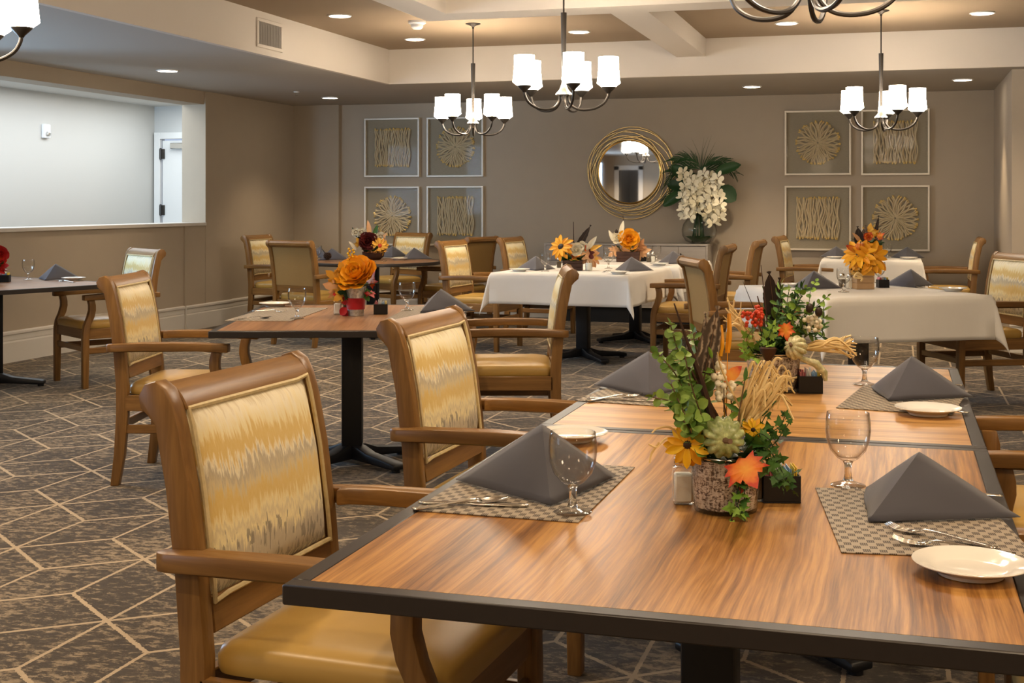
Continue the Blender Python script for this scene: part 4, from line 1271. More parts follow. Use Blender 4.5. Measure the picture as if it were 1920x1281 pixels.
def feather_part(parent, base, tip, w, mat='feather', nrm=None, name='feather'):
    base, tip = Vector(base), Vector(tip); d = tip - base; L = d.length; d.normalize()
    nrm = nrm or (CAMP - parent.location - base).normalized()
    bm = BM(); prev = None; n = 14
    for i in range(n + 1):
        t_ = i / n; h = w * (math.sin(PI * min(1, t_ * 1.02 + .10)) ** .45 if t_ < .97 else .35) * (1 - .25 * t_)
        h = max(.1 * w, h); j = .035 * w * math.sin(i * 2.3)
        y = L * t_; z = .06 * L * t_ * t_
        cur = (bm.verts.new((-h - j, y - .2 * h, z + .15 * h)), bm.verts.new((0, y, z)), bm.verts.new((h * .8 + j, y - .2 * h, z + .15 * h)))
        if prev:
            bm.faces.new((prev[0], prev[1], cur[1], cur[0])); bm.faces.new((prev[1], prev[2], cur[2], cur[1]))
        prev = cur
    x = d.cross(nrm).normalized(); z = x.cross(d)
    f = mesh_obj(name, bm, mat, parent)
    f.matrix_local = Matrix.Translation(base) @ Matrix((x, d, z)).transposed().to_4x4()
    q = mesh_obj('quill', tube(BM(), [(0, -.3 * L, -.01), (0, 0, 0.001), (0, L * .9, .05 * L)], [.0018, .0016, .0006], 5), 'twig', f)
    return f

# ---- the nearer birch pot on the foremost table, and its partner on the second table
def birch_pot(t, r, h):
    mesh_obj('glass_pot', lathe(BM(), [(0, .002), (r * .88, .002), (r * .90, .006), (r * 1.0, h), (r * .985, h), (r * .885, .008), (0, .006)], 40), 'vase_glass', t)
    bm = lathe(BM(), [(r * .875, .010), (r * .925, h * .35), (r * .975, h * .95), (r * .95, h * .95), (r * .86, .010), (r * .875, .010)], 64)
    rr = random.Random(3)
    for v in bm.verts:
        k = 1 + .010 * math.sin(v.co.z * 160 + 7 * math.atan2(v.co.y, v.co.x)) + rr.uniform(-.006, .004)
        v.co.x *= k; v.co.y *= k
    mesh_obj('birch_bark', bm, 'birch_bark', t)
    mesh_obj('rim', torus(BM(), (0, 0, h), r * .992, .0022, 40, 6, (1, 0, 0), (0, 1, 0)), 'steel', t)
    mesh_obj('moss', ball(BM(), (0, 0, h * .9), r * .93, 2, 1, 1, .22), 'dark_leaf', t)

P0 = at(1360, 957, TZ); D0 = depth(P0)
t = thing('autumn_centerpiece', 'nearer birch-bark pot with green pumpkin, orange maple leaf and raffia', 'centerpiece', P0, 0, 'birch pot centerpieces')
def L_(px, py, dd=0.0): return ray(px, py, D0 + dd) - P0
birch_pot(t, .066, .106)
toc = (CAMP - P0).normalized()
for pts in ([(1330, 860, 0), (1310, 775, .0), (1281, 690, .01), (1257, 610, .0)], [(1322, 850, -.02), (1296, 785, -.04), (1262, 755, -.05), (1224, 745, -.06)],
            [(1326, 850, .01), (1296, 765, .02), (1265, 700, .01), (1232, 662, .02)], [(1335, 850, .02), (1318, 740, .05), (1306, 660, .05), (1299, 622, .05)],
            [(1320, 850, -.03), (1303, 810, -.05), (1283, 775, -.06), (1258, 720, -.05)], [(1330, 850, 0), (1318, 790, -.03), (1300, 735, -.04), (1284, 668, -.03)], [(1328, 850, .02), (1296, 760, .05), (1280, 700, .05), (1276, 650, .05)], [(1318, 855, -.03), (1300, 830, -.05), (1290, 800, -.06), (1262, 770, -.06)], [(1325, 850, .03), (1312, 780, .05), (1292, 728, .06), (1262, 690, .06)]):
    sprig(t, [L_(*p) for p in pts], 'round', 'eucalyptus', .028, .0105)
for pts in ([(1370, 850, 0), (1360, 770, .02), (1345, 715, .02), (1335, 672, .02)], [(1362, 850, .0), (1372, 790, .03), (1372, 735, .03), (1392, 716, .02)]):
    sprig(t, [L_(*p) for p in pts], 'long', 'bright_ivy', .040, .028, both=False)
mesh_obj('cattail', tube(BM(), [L_(1348, 850), L_(1334, 780), L_(1312, 706), L_(1288, 640), L_(1264, 569)], [.005, .0075, .0062, .0028, .0014], 8), 'brown_stick', t)
mesh_obj('cattail', tube(BM(), [L_(1360, 850, .02), L_(1345, 785, .02), L_(1318, 735, .0), L_(1280, 668, .0)], [.004, .0055, .004, .0015], 8), 'brown_stick', t)
mesh_obj('twig', tube(BM(), [L_(1330, 850), L_(1300, 740, .03), L_(1282, 660, .03), L_(1290, 632, .03)], [.003, .0025, .0018, .001], 6), 'brown_stick', t)
feather_part(t, L_(1322, 700, .03), L_(1347, 572, .02), .026)
feather_part(t, L_(1332, 680, .045), L_(1322, 584, .05), .015)
for a, b, c in (((1360, 850, .03), (1364, 662, .03), (1367, 588, .03)), ((1356, 850, .03), (1350, 668, .03), (1352, 610, .035))):
    bm = BM(); strip(bm, [L_(*a), L_(a[0] + 3, 720, .03), L_(*b)], .0012, toc); strip(bm, [L_(*b), L_((b[0] + c[0]) / 2 + 2, (b[1] + c[1]) / 2, .025), L_(*c)], .0055, toc)
    mesh_obj('husk_strip', bm, 'orange_petal', t)
rr = random.Random(5)
berries(t, [L_(1346 + 1.5 * k * 0 + rr.uniform(-11, 11), 682 + rr.uniform(0, 30), .02 + rr.uniform(-.01, .01)) for k in range(14)], .0066, 'white_berry')
berries(t, [L_(1362 + rr.uniform(-16, 14), 726 + rr.uniform(-8, 22), .01 + rr.uniform(-.01, .01)) for k in range(16)], .0066, 'white_berry')
berries(t, [L_(1285 + rr.uniform(-16, 16), 752 + rr.uniform(-7, 7), .03 + rr.uniform(-.01, .01)) for k in range(8)], .0045, 'white_berry')
inst('leaf', lm('long', 'maple_orange'), t, L_(1358, 716, .02), L_(1386, 690, .02) - L_(1358, 716, .02), toc, .045, 1.6)
sprig(t, [L_(1375, 850), L_(1385, 780, -.01), L_(1396, 715, -.02)], 'long', 'ivy', .045, .022, both=False)
# raffia: many straw ribbons in one swept bunch
rr = random.Random(11)
for k in range(50):
    u = rr.uniform(-1, 1); b = L_(1388 + u * 5, 806 + rr.uniform(-6, 10), rr.uniform(-.01, .02))
    e = (1447 + u * 30 + rr.uniform(-10, 10), 700 + rr.uniform(-25, 45)); mid = ((1388 * .45 + e[0] * .55) + u * 9, (806 * .45 + e[1] * .55) + rr.uniform(-8, 8))
    tail = (e[0] + rr.uniform(-12, 26), e[1] + rr.uniform(-14, 55))
    dd = rr.uniform(-.02, .05)
    bm = strip(BM(), [b, L_(mid[0], mid[1], dd), L_(e[0], e[1], dd), L_(tail[0], tail[1], dd + rr.uniform(-.02, .02))], rr.uniform(.0014, .0036), toc)
    mesh_obj('raffia_strand', bm, 'raffia', t)
for pts in ([(1300, 850, -.02), (1262, 805, -.04), (1235, 803, -.04), (1222, 812, -.05)], [(1300, 855, -.02), (1255, 822, -.04), (1232, 838, -.05), (1216, 833, -.05)], [(1236, 830, -.05), (1222, 850, -.05), (1218, 868, -.06)], [(1400, 790, .0), (1370, 730, .0), (1352, 690, -.01), (1345, 660, -.02)]):
    mesh_obj('raffia_strand', strip(BM(), [L_(*p) for p in pts], .0022, toc), 'raffia', t)
pumpkin(t, L_(1356, 820, -.055), .0405, L_(1374, 848, -.16) - L_(1356, 822, -.05), 'green_pumpkin', 12)
flower(t, L_(1289, 834, -.05), L_(1282, 850, -.15) - L_(1289, 834, -.05), .044, 10, 'petal', 'yellow_petal', 'dark_seed', 2, .30, .22, 'sunflower')
flower(t, L_(1412, 806, -.03), L_(1416, 820, -.12) - L_(1412, 806, -.03), .021, 9, 'petal', 'yellow_petal', 'dark_seed', 2, .2, .25, 'yellow_daisy')
inst('maple_leaf', lm('maple', 'maple_orange'), t, L_(1385, 858, -.07), L_(1412, 902, -.09) - L_(1385, 858, -.07), toc + Vector((0, 0, .5)), .062, 1.25)
inst('maple_leaf', lm('maple', 'maple_orange'), t, L_(1398, 880, -.065), L_(1392, 918, -.07) - L_(1398, 880, -.065), toc + Vector((.5, 0, .1)), .045)
for pts in ([(1400, 850, -.02), (1418, 830, -.04), (1440, 850, -.05), (1462, 890, -.06), (1468, 915, -.06)], [(1410, 850, 0), (1440, 815, .0), (1462, 800, .0), (1472, 780, .0)], [(1410, 850, 0), (1448, 835, -.01), (1466, 812, -.02), (1478, 795, -.02)],
            [(1400, 850, -.04), (1425, 860, -.06), (1450, 890, -.065), (1462, 900, -.07), (1492, 885, -.06)], [(1405, 850, .0), (1425, 800, .0), (1440, 770, .0), (1446, 745, .0)], [(1400, 845, -.03), (1432, 838, -.05), (1456, 862, -.055), (1474, 902, -.06), (1488, 920, -.06)], [(1395, 850, -.03), (1420, 815, -.04), (1440, 822, -.05), (1452, 842, -.05)]):
    sprig(t, [L_(*p) for p in pts], 'ivy', 'ivy', .026, .022, .001, 'dark_leaf', .9, 'ivy_vine')
for pts in ([(1385, 870, -.07), (1388, 925, -.075), (1375, 965, -.08), (1366, 985, -.085)], [(1390, 880, -.07), (1396, 930, -.078), (1392, 960, -.08), (1400, 985, -.085)], [(1388, 900, -.07), (1380, 940, -.08), (1392, 962, -.09)]):
    sprig(t, [L_(*p) for p in pts], 'ivy', 'bright_ivy' if pts[0][0] != 1390 else 'ivy', .028, .024, .001, 'dark_leaf', .9, 'ivy_vine')
for k in range(16):
    a = 2 * PI * k / 16 + rnd.uniform(-.1, .1); d = Vector((math.cos(a), math.sin(a), rnd.uniform(-.1, .9)))
    inst('leaf', lm('ivy', 'dark_leaf'), t, Vector((.045 * math.cos(a), .045 * math.sin(a), .106)), d, Vector((0, 0, 1)), .045)

P1 = at(1450, 732, TZ); D1 = depth(P1)
t = thing('autumn_centerpiece', 'farther birch-bark pot with pale pumpkin, red berries and tall greenery', 'centerpiece', P1, 0, 'birch pot centerpieces')
def K_(px, py, dd=0.0): return ray(px, py, D1 + dd) - P1
birch_pot(t, .083, .118)
rr = random.Random(21)
for k in range(22):
    tx, ty = rr.uniform(1440, 1545), rr.uniform(535, 620)
    dd = rr.uniform(-.05, .10)
    sprig(t, [K_(1450 + (tx - 1490) * .25, 672, 0), K_(1462 + (tx - 1490) * .5, 625, dd * .5), K_(tx - 4, ty + 22, dd), K_(tx, ty, dd)], 'long', ('eucalyptus', 'ivy', 'ivy')[k % 3], .042, .020, .0013, 'dark_leaf', .8)
for pts in ([(1470, 670, 0), (1500, 600, .02), (1530, 575, .02), (1552, 556, .02)], [(1480, 670, 0), (1512, 590, .03), (1520, 545, .03), (1530, 528, .04)], [(1470, 670, 0), (1490, 580, .0), (1500, 550, .0), (1508, 540, 0)]):
    sprig(t, [K_(*p) for p in pts], 'round', 'bright_ivy', .022, .022, .001, 'dark_leaf', .9)
for pts in ([(1430, 672, -.05), (1408, 668, -.08), (1396, 660, -.08)], [(1440, 672, -.05), (1440, 640, -.08), (1450, 610, -.08)], [(1420, 672, -.03), (1400, 640, -.06), (1412, 615, -.05)]):
    sprig(t, [K_(*p) for p in pts], 'ivy', 'bright_ivy', .036, .024, .001, 'dark_leaf', .9, 'ivy_vine')
feather_part(t, K_(1452, 588, .03), K_(1442, 508, .03), .032, 'dark_feather'); feather_part(t, K_(1455, 600, .05), K_(1462, 520, .05), .022, 'dark_feather')
for pts, r_ in (([(1440, 670), (1432, 600), (1420, 555)], .005), ([(1445, 670), (1436, 580), (1427, 497)], .003), ([(1440, 670), (1418, 590), (1393, 528)], .002)):
    mesh_obj('twig', tube(BM(), [K_(*p) for p in pts], [r_, r_ * .8, r_ * .35], 6), 'brown_stick', t)
berries(t, [K_(1408 + rr.uniform(-18, 20), 598 + rr.uniform(-14, 14), -.06 + rr.uniform(-.02, .02)) for k in range(34)], .0062, 'red_berry')
berries(t, [K_(1425 + rr.uniform(-9, 8), 588 + rr.uniform(-14, 8), -.05 + rr.uniform(-.02, .02)) for k in range(12)], .0062, 'red_berry')
berries(t, [K_(1524 + rr.uniform(-16, 16), 606 + rr.uniform(-15, 14), rr.uniform(-.02, .02)) for k in range(28)], .0075, 'white_berry')
pumpkin(t, K_(1492, 652, -.09), .038, K_(1466, 640, -.14) - K_(1492, 652, -.09), 'pale_pumpkin', 10)
mesh_obj('lotus_pod', lathe(BM(), [(0, -.03), (.010, -.025), (.024, .0), (.026, .012), (.022, .014), (0, .012)], 18, K_(1440, 660, -.09)), 'brown_stick', t)
for k in range(30):
    u = rr.random(); x0 = 1515; e = (1598 + rr.uniform(-18, 10), 650 + rr.uniform(-22, 22)); dd = rr.uniform(-.06, .02)
    mesh_obj('corn_husk', strip(BM(), [K_(1500, 655, -.02), K_(1535, 646 + rr.uniform(-8, 14), dd), K_(1570, 648 + rr.uniform(-14, 14), dd), K_(e[0], e[1], dd)], rr.uniform(.0018, .005), (CAMP - P1).normalized() + rv(.4)), 'raffia', t)
for k in range(24):
    e = (1366 + rr.uniform(-12, 30), 578 + rr.uniform(-22, 50)); dd = rr.uniform(-.06, .03)
    mesh_obj('corn_husk', strip(BM(), [K_(1425, 668, -.03), K_(1398 + rr.uniform(-8, 8), 625 + rr.uniform(-9, 9), dd), K_(1380 + rr.uniform(-8, 8), 600 + rr.uniform(-12, 12), dd), K_(e[0], e[1], dd)], rr.uniform(.0018, .0048), (CAMP - P1).normalized() + rv(.4)), 'raffia', t)
inst('leaf', lm('maple', 'maple_orange'), t, K_(1470, 605, -.07), K_(1478, 640, -.08) - K_(1470, 605, -.07), (CAMP - P1).normalized(), .06, .8)
mesh_obj('gourd', tube(BM(), [K_(1500, 672, -.08), K_(1530, 682, -.08), K_(1546, 700, -.08), K_(1548, 714, -.08)], [.008, .013, .011, .006], 10), 'pale_pumpkin', t)
for p in ((1518, 578), (1535, 585)): mesh_obj('seed_pod', ball(BM(), K_(p[0], p[1], -.02), .012, 2, 1, 1, 1.3), 'dark_seed', t)
for k in range(18):
    a = 2 * PI * k / 18; inst('leaf', lm('ivy', 'dark_leaf'), t, Vector((.055 * math.cos(a), .055 * math.sin(a), .118)), Vector((math.cos(a), math.sin(a), rnd.uniform(-.1, .9))), Vector((0, 0, 1)), .055)

# ---- galvanized vase with the red ribbon
P2 = at(667, 592, TZ); D2 = depth(P2)
t = thing('flower_vase', 'galvanized vase with red ribbon and one big orange peony', 'vase', P2, 0)
def V_(px, py, dd=0.0): return ray(px, py, D2 + dd) - P2
mesh_obj('vase', lathe(BM(), [(0, .003), (.038, .003), (.040, 0), (.041, .004), (.043, .07), (.050, .145), (.0515, .150), (.049, .150), (.042, .07), (.039, .008), (0, .008)], 36), 'galvanized', t)
mesh_obj('ribbon', lathe(BM(), [(.0435, .034), (.0465, .034), (.0495, .092), (.0465, .092)], 36), 'red_ribbon', t)
for a in ((V_(648, 580, -.02), V_(650, 600, -.02)), (V_(648, 572, -.02), V_(644, 556, -.02)), (V_(650, 577, -.03), V_(640, 588, -.03))):
    inst('ribbon_loop', lm('round', 'red_ribbon'), t, a[0], a[1] - a[0], (CAMP - P2).normalized() + rv(.4), .05)
rose(t, V_(668, 514, -.02), Vector((-.1, -.8, .65)), .072, 'orange_petal', 'peony', 6)
for (px, py), (qx, qy), m_, s in (((640, 530), (612, 508), 'maple_yellow', .10), ((645, 545), (604, 532), 'maple_tan', .11), ((650, 545), (636, 556), 'maple_yellow', .09), ((690, 535), (706, 500), 'maple_orange', .09), ((690, 545), (700, 556), 'red_petal', .06), ((645, 550), (622, 552), 'red_petal', .06), ((650, 520), (636, 490), 'maple_yellow', .09), ((680, 545), (690, 562), 'ivy', .07), ((655, 548), (660, 562), 'ivy', .07), ((660, 550), (640, 548), 'dark_leaf', .08)):
    inst('maple_leaf', lm('maple', m_), t, V_(px, py, .0), V_(qx, qy, -.03) - V_(px, py, 0), (CAMP - P2).normalized() + rv(.5) + Vector((0, 0, .3)), s)
for x, y in ((654, 472), (662, 474)): 
    berries(t, [V_(x + 2 * math.sin(k * 2.1), y + k * 4.2 - 5, .02) for k in range(8)], .0065, 'yellow_petal', 'yellow_bloom_spike')
for k in range(8):
    a = 2 * PI * k / 8; inst('leaf', lm('long', 'dark_leaf'), t, Vector((.03 * math.cos(a), .03 * math.sin(a), .145)), Vector((math.cos(a), math.sin(a), .5)), Vector((0, 0, 1)), .10, 1.4)

# ---- generic smaller arrangements on the far tables
def planter_box(t, w, d, h, rz, mat='planter_wood'):
    bm = BM(); k = .008; nb = 3
    for i in range(nb):
        z0, z1 = h * i / nb + .001, h * (i + 1) / nb - .001
        box(bm, -w / 2, w / 2, -d / 2, -d / 2 + k, z0, z1, .001); box(bm, -w / 2, w / 2, d / 2 - k, d / 2, z0, z1, .001); box(bm, -w / 2, -w / 2 + k, -d / 2 + k, d / 2 - k, z0, z1, .001); box(bm, w / 2 - k, w / 2, -d / 2 + k, d / 2 - k, z0, z1, .001)
    box(bm, -w / 2 + k, w / 2 - k, -d / 2 + k, d / 2 - k, .002, h * .8)
    bmesh.ops.rotate(bm, cent=(0, 0, 0), matrix=Matrix.Rotation(rz, 3, 'Z'), verts=bm.verts)
    return mesh_obj('planter', bm, mat, t, smooth=False)
def arrangement(label, px, py, z, name='flower_box'):
    P = at(px, py, z); D = depth(P); t = thing(name, label, 'flowers', (P.x, P.y, z + .0006), 0)
    return t, (lambda x, y, dd=0.0: ray(x, y, D + dd) - t.location), (CAMP - P).normalized()
def scatter_leaves(t, f, toc, spec):
    for (px, py), (qx, qy), shape, m_, s in spec:
        inst('leaf', lm(shape, m_), t, f(px, py), f(qx, qy, -.03) - f(px, py), toc + rv(.4) + Vector((0, 0, .3)), s)
def greens(t, h, r, n, mats, size, shape='ivy'):
    for k in range(n):
        a = 2 * PI * k / n + rnd.uniform(-.2, .2)
        inst('leaf', lm(shape, mats[k % len(mats)]), t, Vector((r * .5 * math.cos(a), r * .5 * math.sin(a), h)), Vector((math.cos(a), math.sin(a), rnd.uniform(.0, 1.2))), Vector((0, 0, 1)), size * rnd.uniform(.8, 1.2))
# nearer middle white table
t, f, tc = arrangement('brown wooden planter of orange and cream flowers with a tall feather', 1074, 507, ZCL)
planter_box(t, .165, .12, .088, R(10)); greens(t, .085, .08, 14, ('ivy', 'dark_leaf', 'maple_yellow'), .10)
flower(t, f(1052, 463, -.03), tc + Vector((-.5, 0, .5)), .105, 11, 'petal', 'orange_petal', 'dark_seed', 2, .1, .3, 'sunflower')
flower(t, f(1108, 482, -.02), tc + Vector((.3, 0, .4)), .09, 10, 'petal', 'maple_tan', 'maroon_petal', 2, .1, .3)
rose(t, f(1080, 468, -.05), tc + Vector((0, 0, .4)), .055, 'cream_petal', layers=3); rose(t, f(1090, 464, -.02), tc, .05, 'cream_petal', layers=3)
scatter_leaves(t, f, tc, [((1080, 478), (1080, 494), 'maple', 'maple_orange', .105), ((1098, 470), (1112, 452), 'long', 'cream_petal', .15), ((1100, 472), (1118, 462), 'long', 'maple_yellow', .14), ((1102, 480), (1116, 484), 'maple', 'maple_yellow', .10), ((1106, 484), (1112, 497), 'maple', 'maple_yellow', .09), ((1064, 478), (1050, 482), 'maple', 'ivy', .09), ((1096, 476), (1110, 474), 'maple', 'maroon_petal', .09), ((1070, 474), (1062, 492), 'long', 'yellow_petal', .09), ((1090, 472), (1100, 458), 'maple', 'maple_orange', .07)])
feather_part(t, f(1082, 468, .0), f(1108, 422, 0), .036, 'dark_feather'); mesh_obj('twig', tube(BM(), [f(1076, 480), f(1075, 416)], [.006, .003], 6), 'brown_stick', t)
# small white jar beside it
Pj = at(1104, 508, ZCL)
t = thing('glass_jar', 'small pale candle jar beside the brown wooden planter', 'jar', (Pj.x, Pj.y, ZCL + .0006))
mesh_obj('jar', lathe(BM(), [(0, 0), (.026, 0), (.030, .006), (.030, .075), (.026, .088), (.028, .10), (.026, .10), (.023, .088), (.027, .074), (.027, .008), (0, .004)], 24), 'vase_glass', t)
mesh_obj('candle', lathe(BM(), [(0, .006), (.025, .006), (.025, .065), (0, .065)], 20), 'salt', t)
# farther middle white table
t, f, tc = arrangement('brown wooden planter of peach leaves and one orange flower, farther middle table', 1178, 491, ZCL)
planter_box(t, .22, .13, .10, R(6)); greens(t, .095, .10, 12, ('maple_tan', 'dark_leaf', 'maple_tan'), .11)
rose(t, f(1180, 449, -.04), tc + Vector((0, 0, .3)), .085, 'orange_petal', layers=4)
rose(t, f(1158, 446, -.02), tc + Vector((-.3, 0, .5)), .06, 'cream_petal', layers=3)
scatter_leaves(t, f, tc, [((1175, 468), (1178, 484), 'maple', 'maple_yellow', .125), ((1196, 468), (1206, 450), 'maple', 'maple_tan', .12), ((1198, 474), (1212, 470), 'maple', 'maple_tan', .13), ((1162, 466), (1150, 474), 'maple', 'maple_tan', .14), ((1164, 470), (1158, 486), 'maple', 'maple_tan', .10), ((1196, 470), (1200, 488), 'maple', 'maple_tan', .10), ((1190, 450), (1198, 438), 'maple', 'cream_petal', .09), ((1164, 445), (1166, 424), 'long', 'cream_petal', .16), ((1152, 455), (1142, 432), 'long', 'cream_petal', .13), ((1180, 466), (1186, 476), 'maple', 'dark_leaf', .09)])
mesh_obj('twig', tube(BM(), [f(1174, 470), f(1168, 404)], [.007, .003], 6), 'brown_stick', t); mesh_obj('seed_pod', ball(BM(), f(1156, 436), .016, 2, 1, 1, 2), 'dark_seed', t)
# sunflower box on the right table
t, f, tc = arrangement('kraft box of orange sunflowers topped by a tiny pumpkin', 1618, 542, ZCL)
b = planter_box(t, .118, .11, .125, R(20), 'kraft_box')
mesh_obj('printed_band', (lambda bm: (bmesh.ops.rotate(bm, cent=(0, 0, 0), matrix=Matrix.Rotation(R(20), 3, 'Z'), verts=bm.verts), bm)[1])(box(BM(), -.060, .060, -.056, .056, .092, .126)), 'maple_yellow', t, smooth=False)
greens(t, .12, .06, 12, ('dark_leaf', 'maroon_petal', 'dark_seed'), .085)
flower(t, f(1634, 483, -.05), tc + Vector((.4, 0, .25)), .115, 12, 'petal', 'orange_petal', 'dark_seed', 2, .12, .26, 'sunflower')
flower(t, f(1612, 478, -.02), tc + Vector((-.4, 0, .7)), .12, 12, 'petal', 'orange_petal', 'dark_seed', 2, .1, .24, 'sunflower')
flower(t, f(1618, 496, -.06), tc + Vector((-.2, 0, -.3)), .06, 10, 'petal', 'yellow_petal', 'dark_seed', 1, .1, .4, 'sunflower')
pumpkin(t, f(1613, 462, -.02), .034, (0, -.2, 1), 'orange_pumpkin', 9)
scatter_leaves(t, f, tc, [((1622, 478), (1652, 470), 'petal', 'orange_petal', .11), ((1610, 474), (1592, 462), 'petal', 'maple_orange', .10), ((1626, 492), (1644, 506), 'petal', 'orange_petal', .10), ((1612, 505), (1600, 492), 'long', 'dark_leaf', .09), ((1606, 500), (1596, 506), 'ivy', 'dark_seed', .06), ((1626, 505), (1640, 510), 'maple', 'maple_orange', .07)])
mesh_obj('bow', strip(strip(BM(), [f(1618, 518, -.06), f(1608, 512, -.075), f(1602, 520, -.075), f(1616, 522, -.07)], .008, tc), [f(1606, 516, -.07), f(1616, 522, -.075), f(1614, 528, -.075)], .008, tc), 'raffia', t)
# dark bouquet on the small rear table
t, f, tc = arrangement('dark bouquet with brown feathers and orange leaves on the small rear table', 1626, 487, ZCL)
mesh_obj('vase', lathe(BM(), [(0, .002), (.045, .002), (.052, .10), (.060, .15), (.055, .15), (.046, .10), (0, .01)], 24), 'planter_wood', t); greens(t, .15, .08, 12, ('dark_leaf', 'maroon_petal', 'ivy'), .12)
feather_part(t, f(1614, 462, 0), f(1608, 424, 0), .06, 'dark_feather'); feather_part(t, f(1620, 460, .02), f(1624, 422, 0), .06, 'feather'); feather_part(t, f(1641, 446), f(1648, 404), .022, 'dark_feather')
scatter_leaves(t, f, tc, [((1628, 446), (1632, 422), 'maple', 'maple_yellow', .15), ((1636, 446), (1634, 428), 'maple', 'orange_petal', .13), ((1644, 446), (1654, 440), 'maple', 'maple_orange', .09), ((1630, 456), (1634, 466), 'maple', 'red_petal', .12), ((1640, 452), (1648, 462), 'maple', 'dark_leaf', .12), ((1614, 456), (1608, 446), 'long', 'maple_tan', .14), ((1622, 450), (1630, 440), 'petal', 'maple_orange', .1)])
rose(t, f(1628, 444, -.06), tc, .04, 'maple_orange', layers=3)
# maroon arrangement on the round table
t, f, tc = arrangement('low dark bowl of maroon and gold flowers on the round table', 700, 487, TZ)
mesh_obj('bowl', lathe(BM(), [(0, .002), (.07, .002), (.105, .03), (.115, .075), (.108, .075), (.098, .032), (0, .012)], 32), 'planter_wood', t); greens(t, .07, .11, 14, ('dark_leaf', 'maroon_petal', 'maple_tan'), .12)
rose(t, f(690, 452, -.05), tc + Vector((-.1, 0, .2)), .070, 'maroon_petal', layers=5)
flower(t, f(712, 461, -.06), tc + Vector((.4, 0, .2)), .085, 10, 'petal', 'maple_yellow', 'maple_orange', 2, .1, .3)
for x, y in ((703, 446), (714, 444), (678, 436), (668, 436)): rose(t, f(x, y, -.02), tc + rv(.3), .045, 'cream_petal', layers=3)
scatter_leaves(t, f, tc, [((712, 450), (722, 440), 'maple', 'maple_tan', .11), ((676, 462), (670, 448), 'maple', 'maple_yellow', .10), ((700, 450), (706, 424), 'long', 'ivy', .16), ((692, 445), (692, 420), 'long', 'maple_tan', .17), ((676, 450), (664, 430), 'long', 'dark_leaf', .15), ((668, 470), (660, 458), 'long', 'cream_petal', .12), ((714, 466), (722, 458), 'maple', 'maple_yellow', .10)])
for p in (((690, 466), (670, 436)), ((700, 462), (725, 420)), ((704, 462), (712, 424))): mesh_obj('twig', tube(BM(), [f(*p[0]), f(*p[1])], [.005, .002], 6), 'twig', t)
# pine cone
Pp = at(614, 489, TZ)
bm = BM()
for L in range(8):
    for k in range(9):
        a = 2 * PI * (k + .5 * (L % 2)) / 9; r_ = .034 * math.sin(PI * (L + 1.2) / 10.0)
        ball(bm, (r_ * math.cos(a), r_ * math.sin(a), .012 + L * .0095), .010, 1, 1, 1, .6)
ball(bm, (0, 0, .045), .026, 2, 1, 1, 1.5)
o = mesh_obj('pine_cone', bm, 'brown_stick'); o.location = (Pp.x, Pp.y, TZ); tag(o, 'brown pine cone in front of the left napkin on the round table', 'pine cone')
# red bouquet at the left frame edge
t, f, tc = arrangement('red flowers at the left frame edge on the table by the wall', -16, 531, TZ)
mesh_obj('vase', lathe(BM(), [(0, .002), (.035, .002), (.045, .09), (.04, .09), (0, .01)], 24), 'galvanized', t); greens(t, .09, .06, 10, ('dark_leaf', 'red_petal'), .10)
rose(t, f(-2, 478, -.02), tc + Vector((.4, 0, .2)), .055, 'red_petal', layers=4); rose(t, f(-20, 480, -.02), tc, .06, 'red_petal', layers=4)
scatter_leaves(t, f, tc, [((-6, 500), (16, 498), 'maple', 'red_petal', .10), ((-4, 503), (6, 512), 'maple', 'red_petal', .08), ((-10, 490), (4, 484), 'maple', 'maple_orange', .08)])

# ================================================================== WALL DECOR AND SIDEBOARD
YW = YB - .012
def art(kind, label, px, py):
    c = onY(px, py, YB)
    t = thing('framed_art', label, 'wall art', (c.x, YB, c.z), 0, 'framed stick art')
    h, d, w_ = .352, .055, .020
    bm = BM()
    box(bm, -h, h, -d, 0, h - w_, h, .002); box(bm, -h, h, -d, 0, -h, -h + w_, .002); box(bm, -h, -h + w_, -d, 0, -h + w_, h - w_, .002); box(bm, h - w_, h, -d, 0, -h + w_, h - w_, .002)
    mesh_obj('frame', bm, 'champagne_frame', t, smooth=False)
    mesh_obj('backing', box(BM(), -h + w_, h - w_, -.010, -.004, -h + w_, h - w_), 'linen_backing', t, smooth=False)
    r = random.Random(kind)
    if kind == 'square':
        for k in range(34):
            x = -.225 + .45 * (k + .5) / 34; zl = .225 + r.uniform(-.012, .012); ph = r.uniform(0, 6.3); am = r.uniform(.006, .017); y = -.018 - .010 * (k % 2) - r.uniform(0, .004)
            pts = [(x + am * math.sin(ph + 9 * z * 2.4) + .006 * math.sin(ph * 2 + 21 * z), y, z) for z in [-zl + 2 * zl * i / 12 for i in range(13)]]
            mesh_obj('stick', tube(BM(), spline(pts, 2), .0082, 6), 'stick_square', t)
    else:
        for k in range(66):
            a = 2 * PI * (k + r.uniform(-.2, .2)) / 66; r0 = .010 if k % 2 else .055; r1 = .235 + r.uniform(-.014, .010); ph = r.uniform(0, 6.3); y = -.018 - .010 * (k % 2) - r.uniform(0, .003)
            pts = []
            for i in range(9):
                q = r0 + (r1 - r0) * i / 8; o_ = .017 * math.sin(ph + q * 34) * (q / .24)
                pts.append((q * math.cos(a) - o_ * math.sin(a), y, q * math.sin(a) + o_ * math.cos(a)))
            mesh_obj('stick', tube(BM(), spline(pts, 2), [.0050 + .0052 * i / 16 for i in range(17)], 6), 'stick_round', t)
    mesh_obj('glass_pane', box(BM(), -h + w_, h - w_, -d + .006, -d + .008, -h + w_, h - w_), 'pane_glass', t, smooth=False)
    return t
aq = art('square', 'framed square stick panel, upper left of the left wall group', 737, 277)
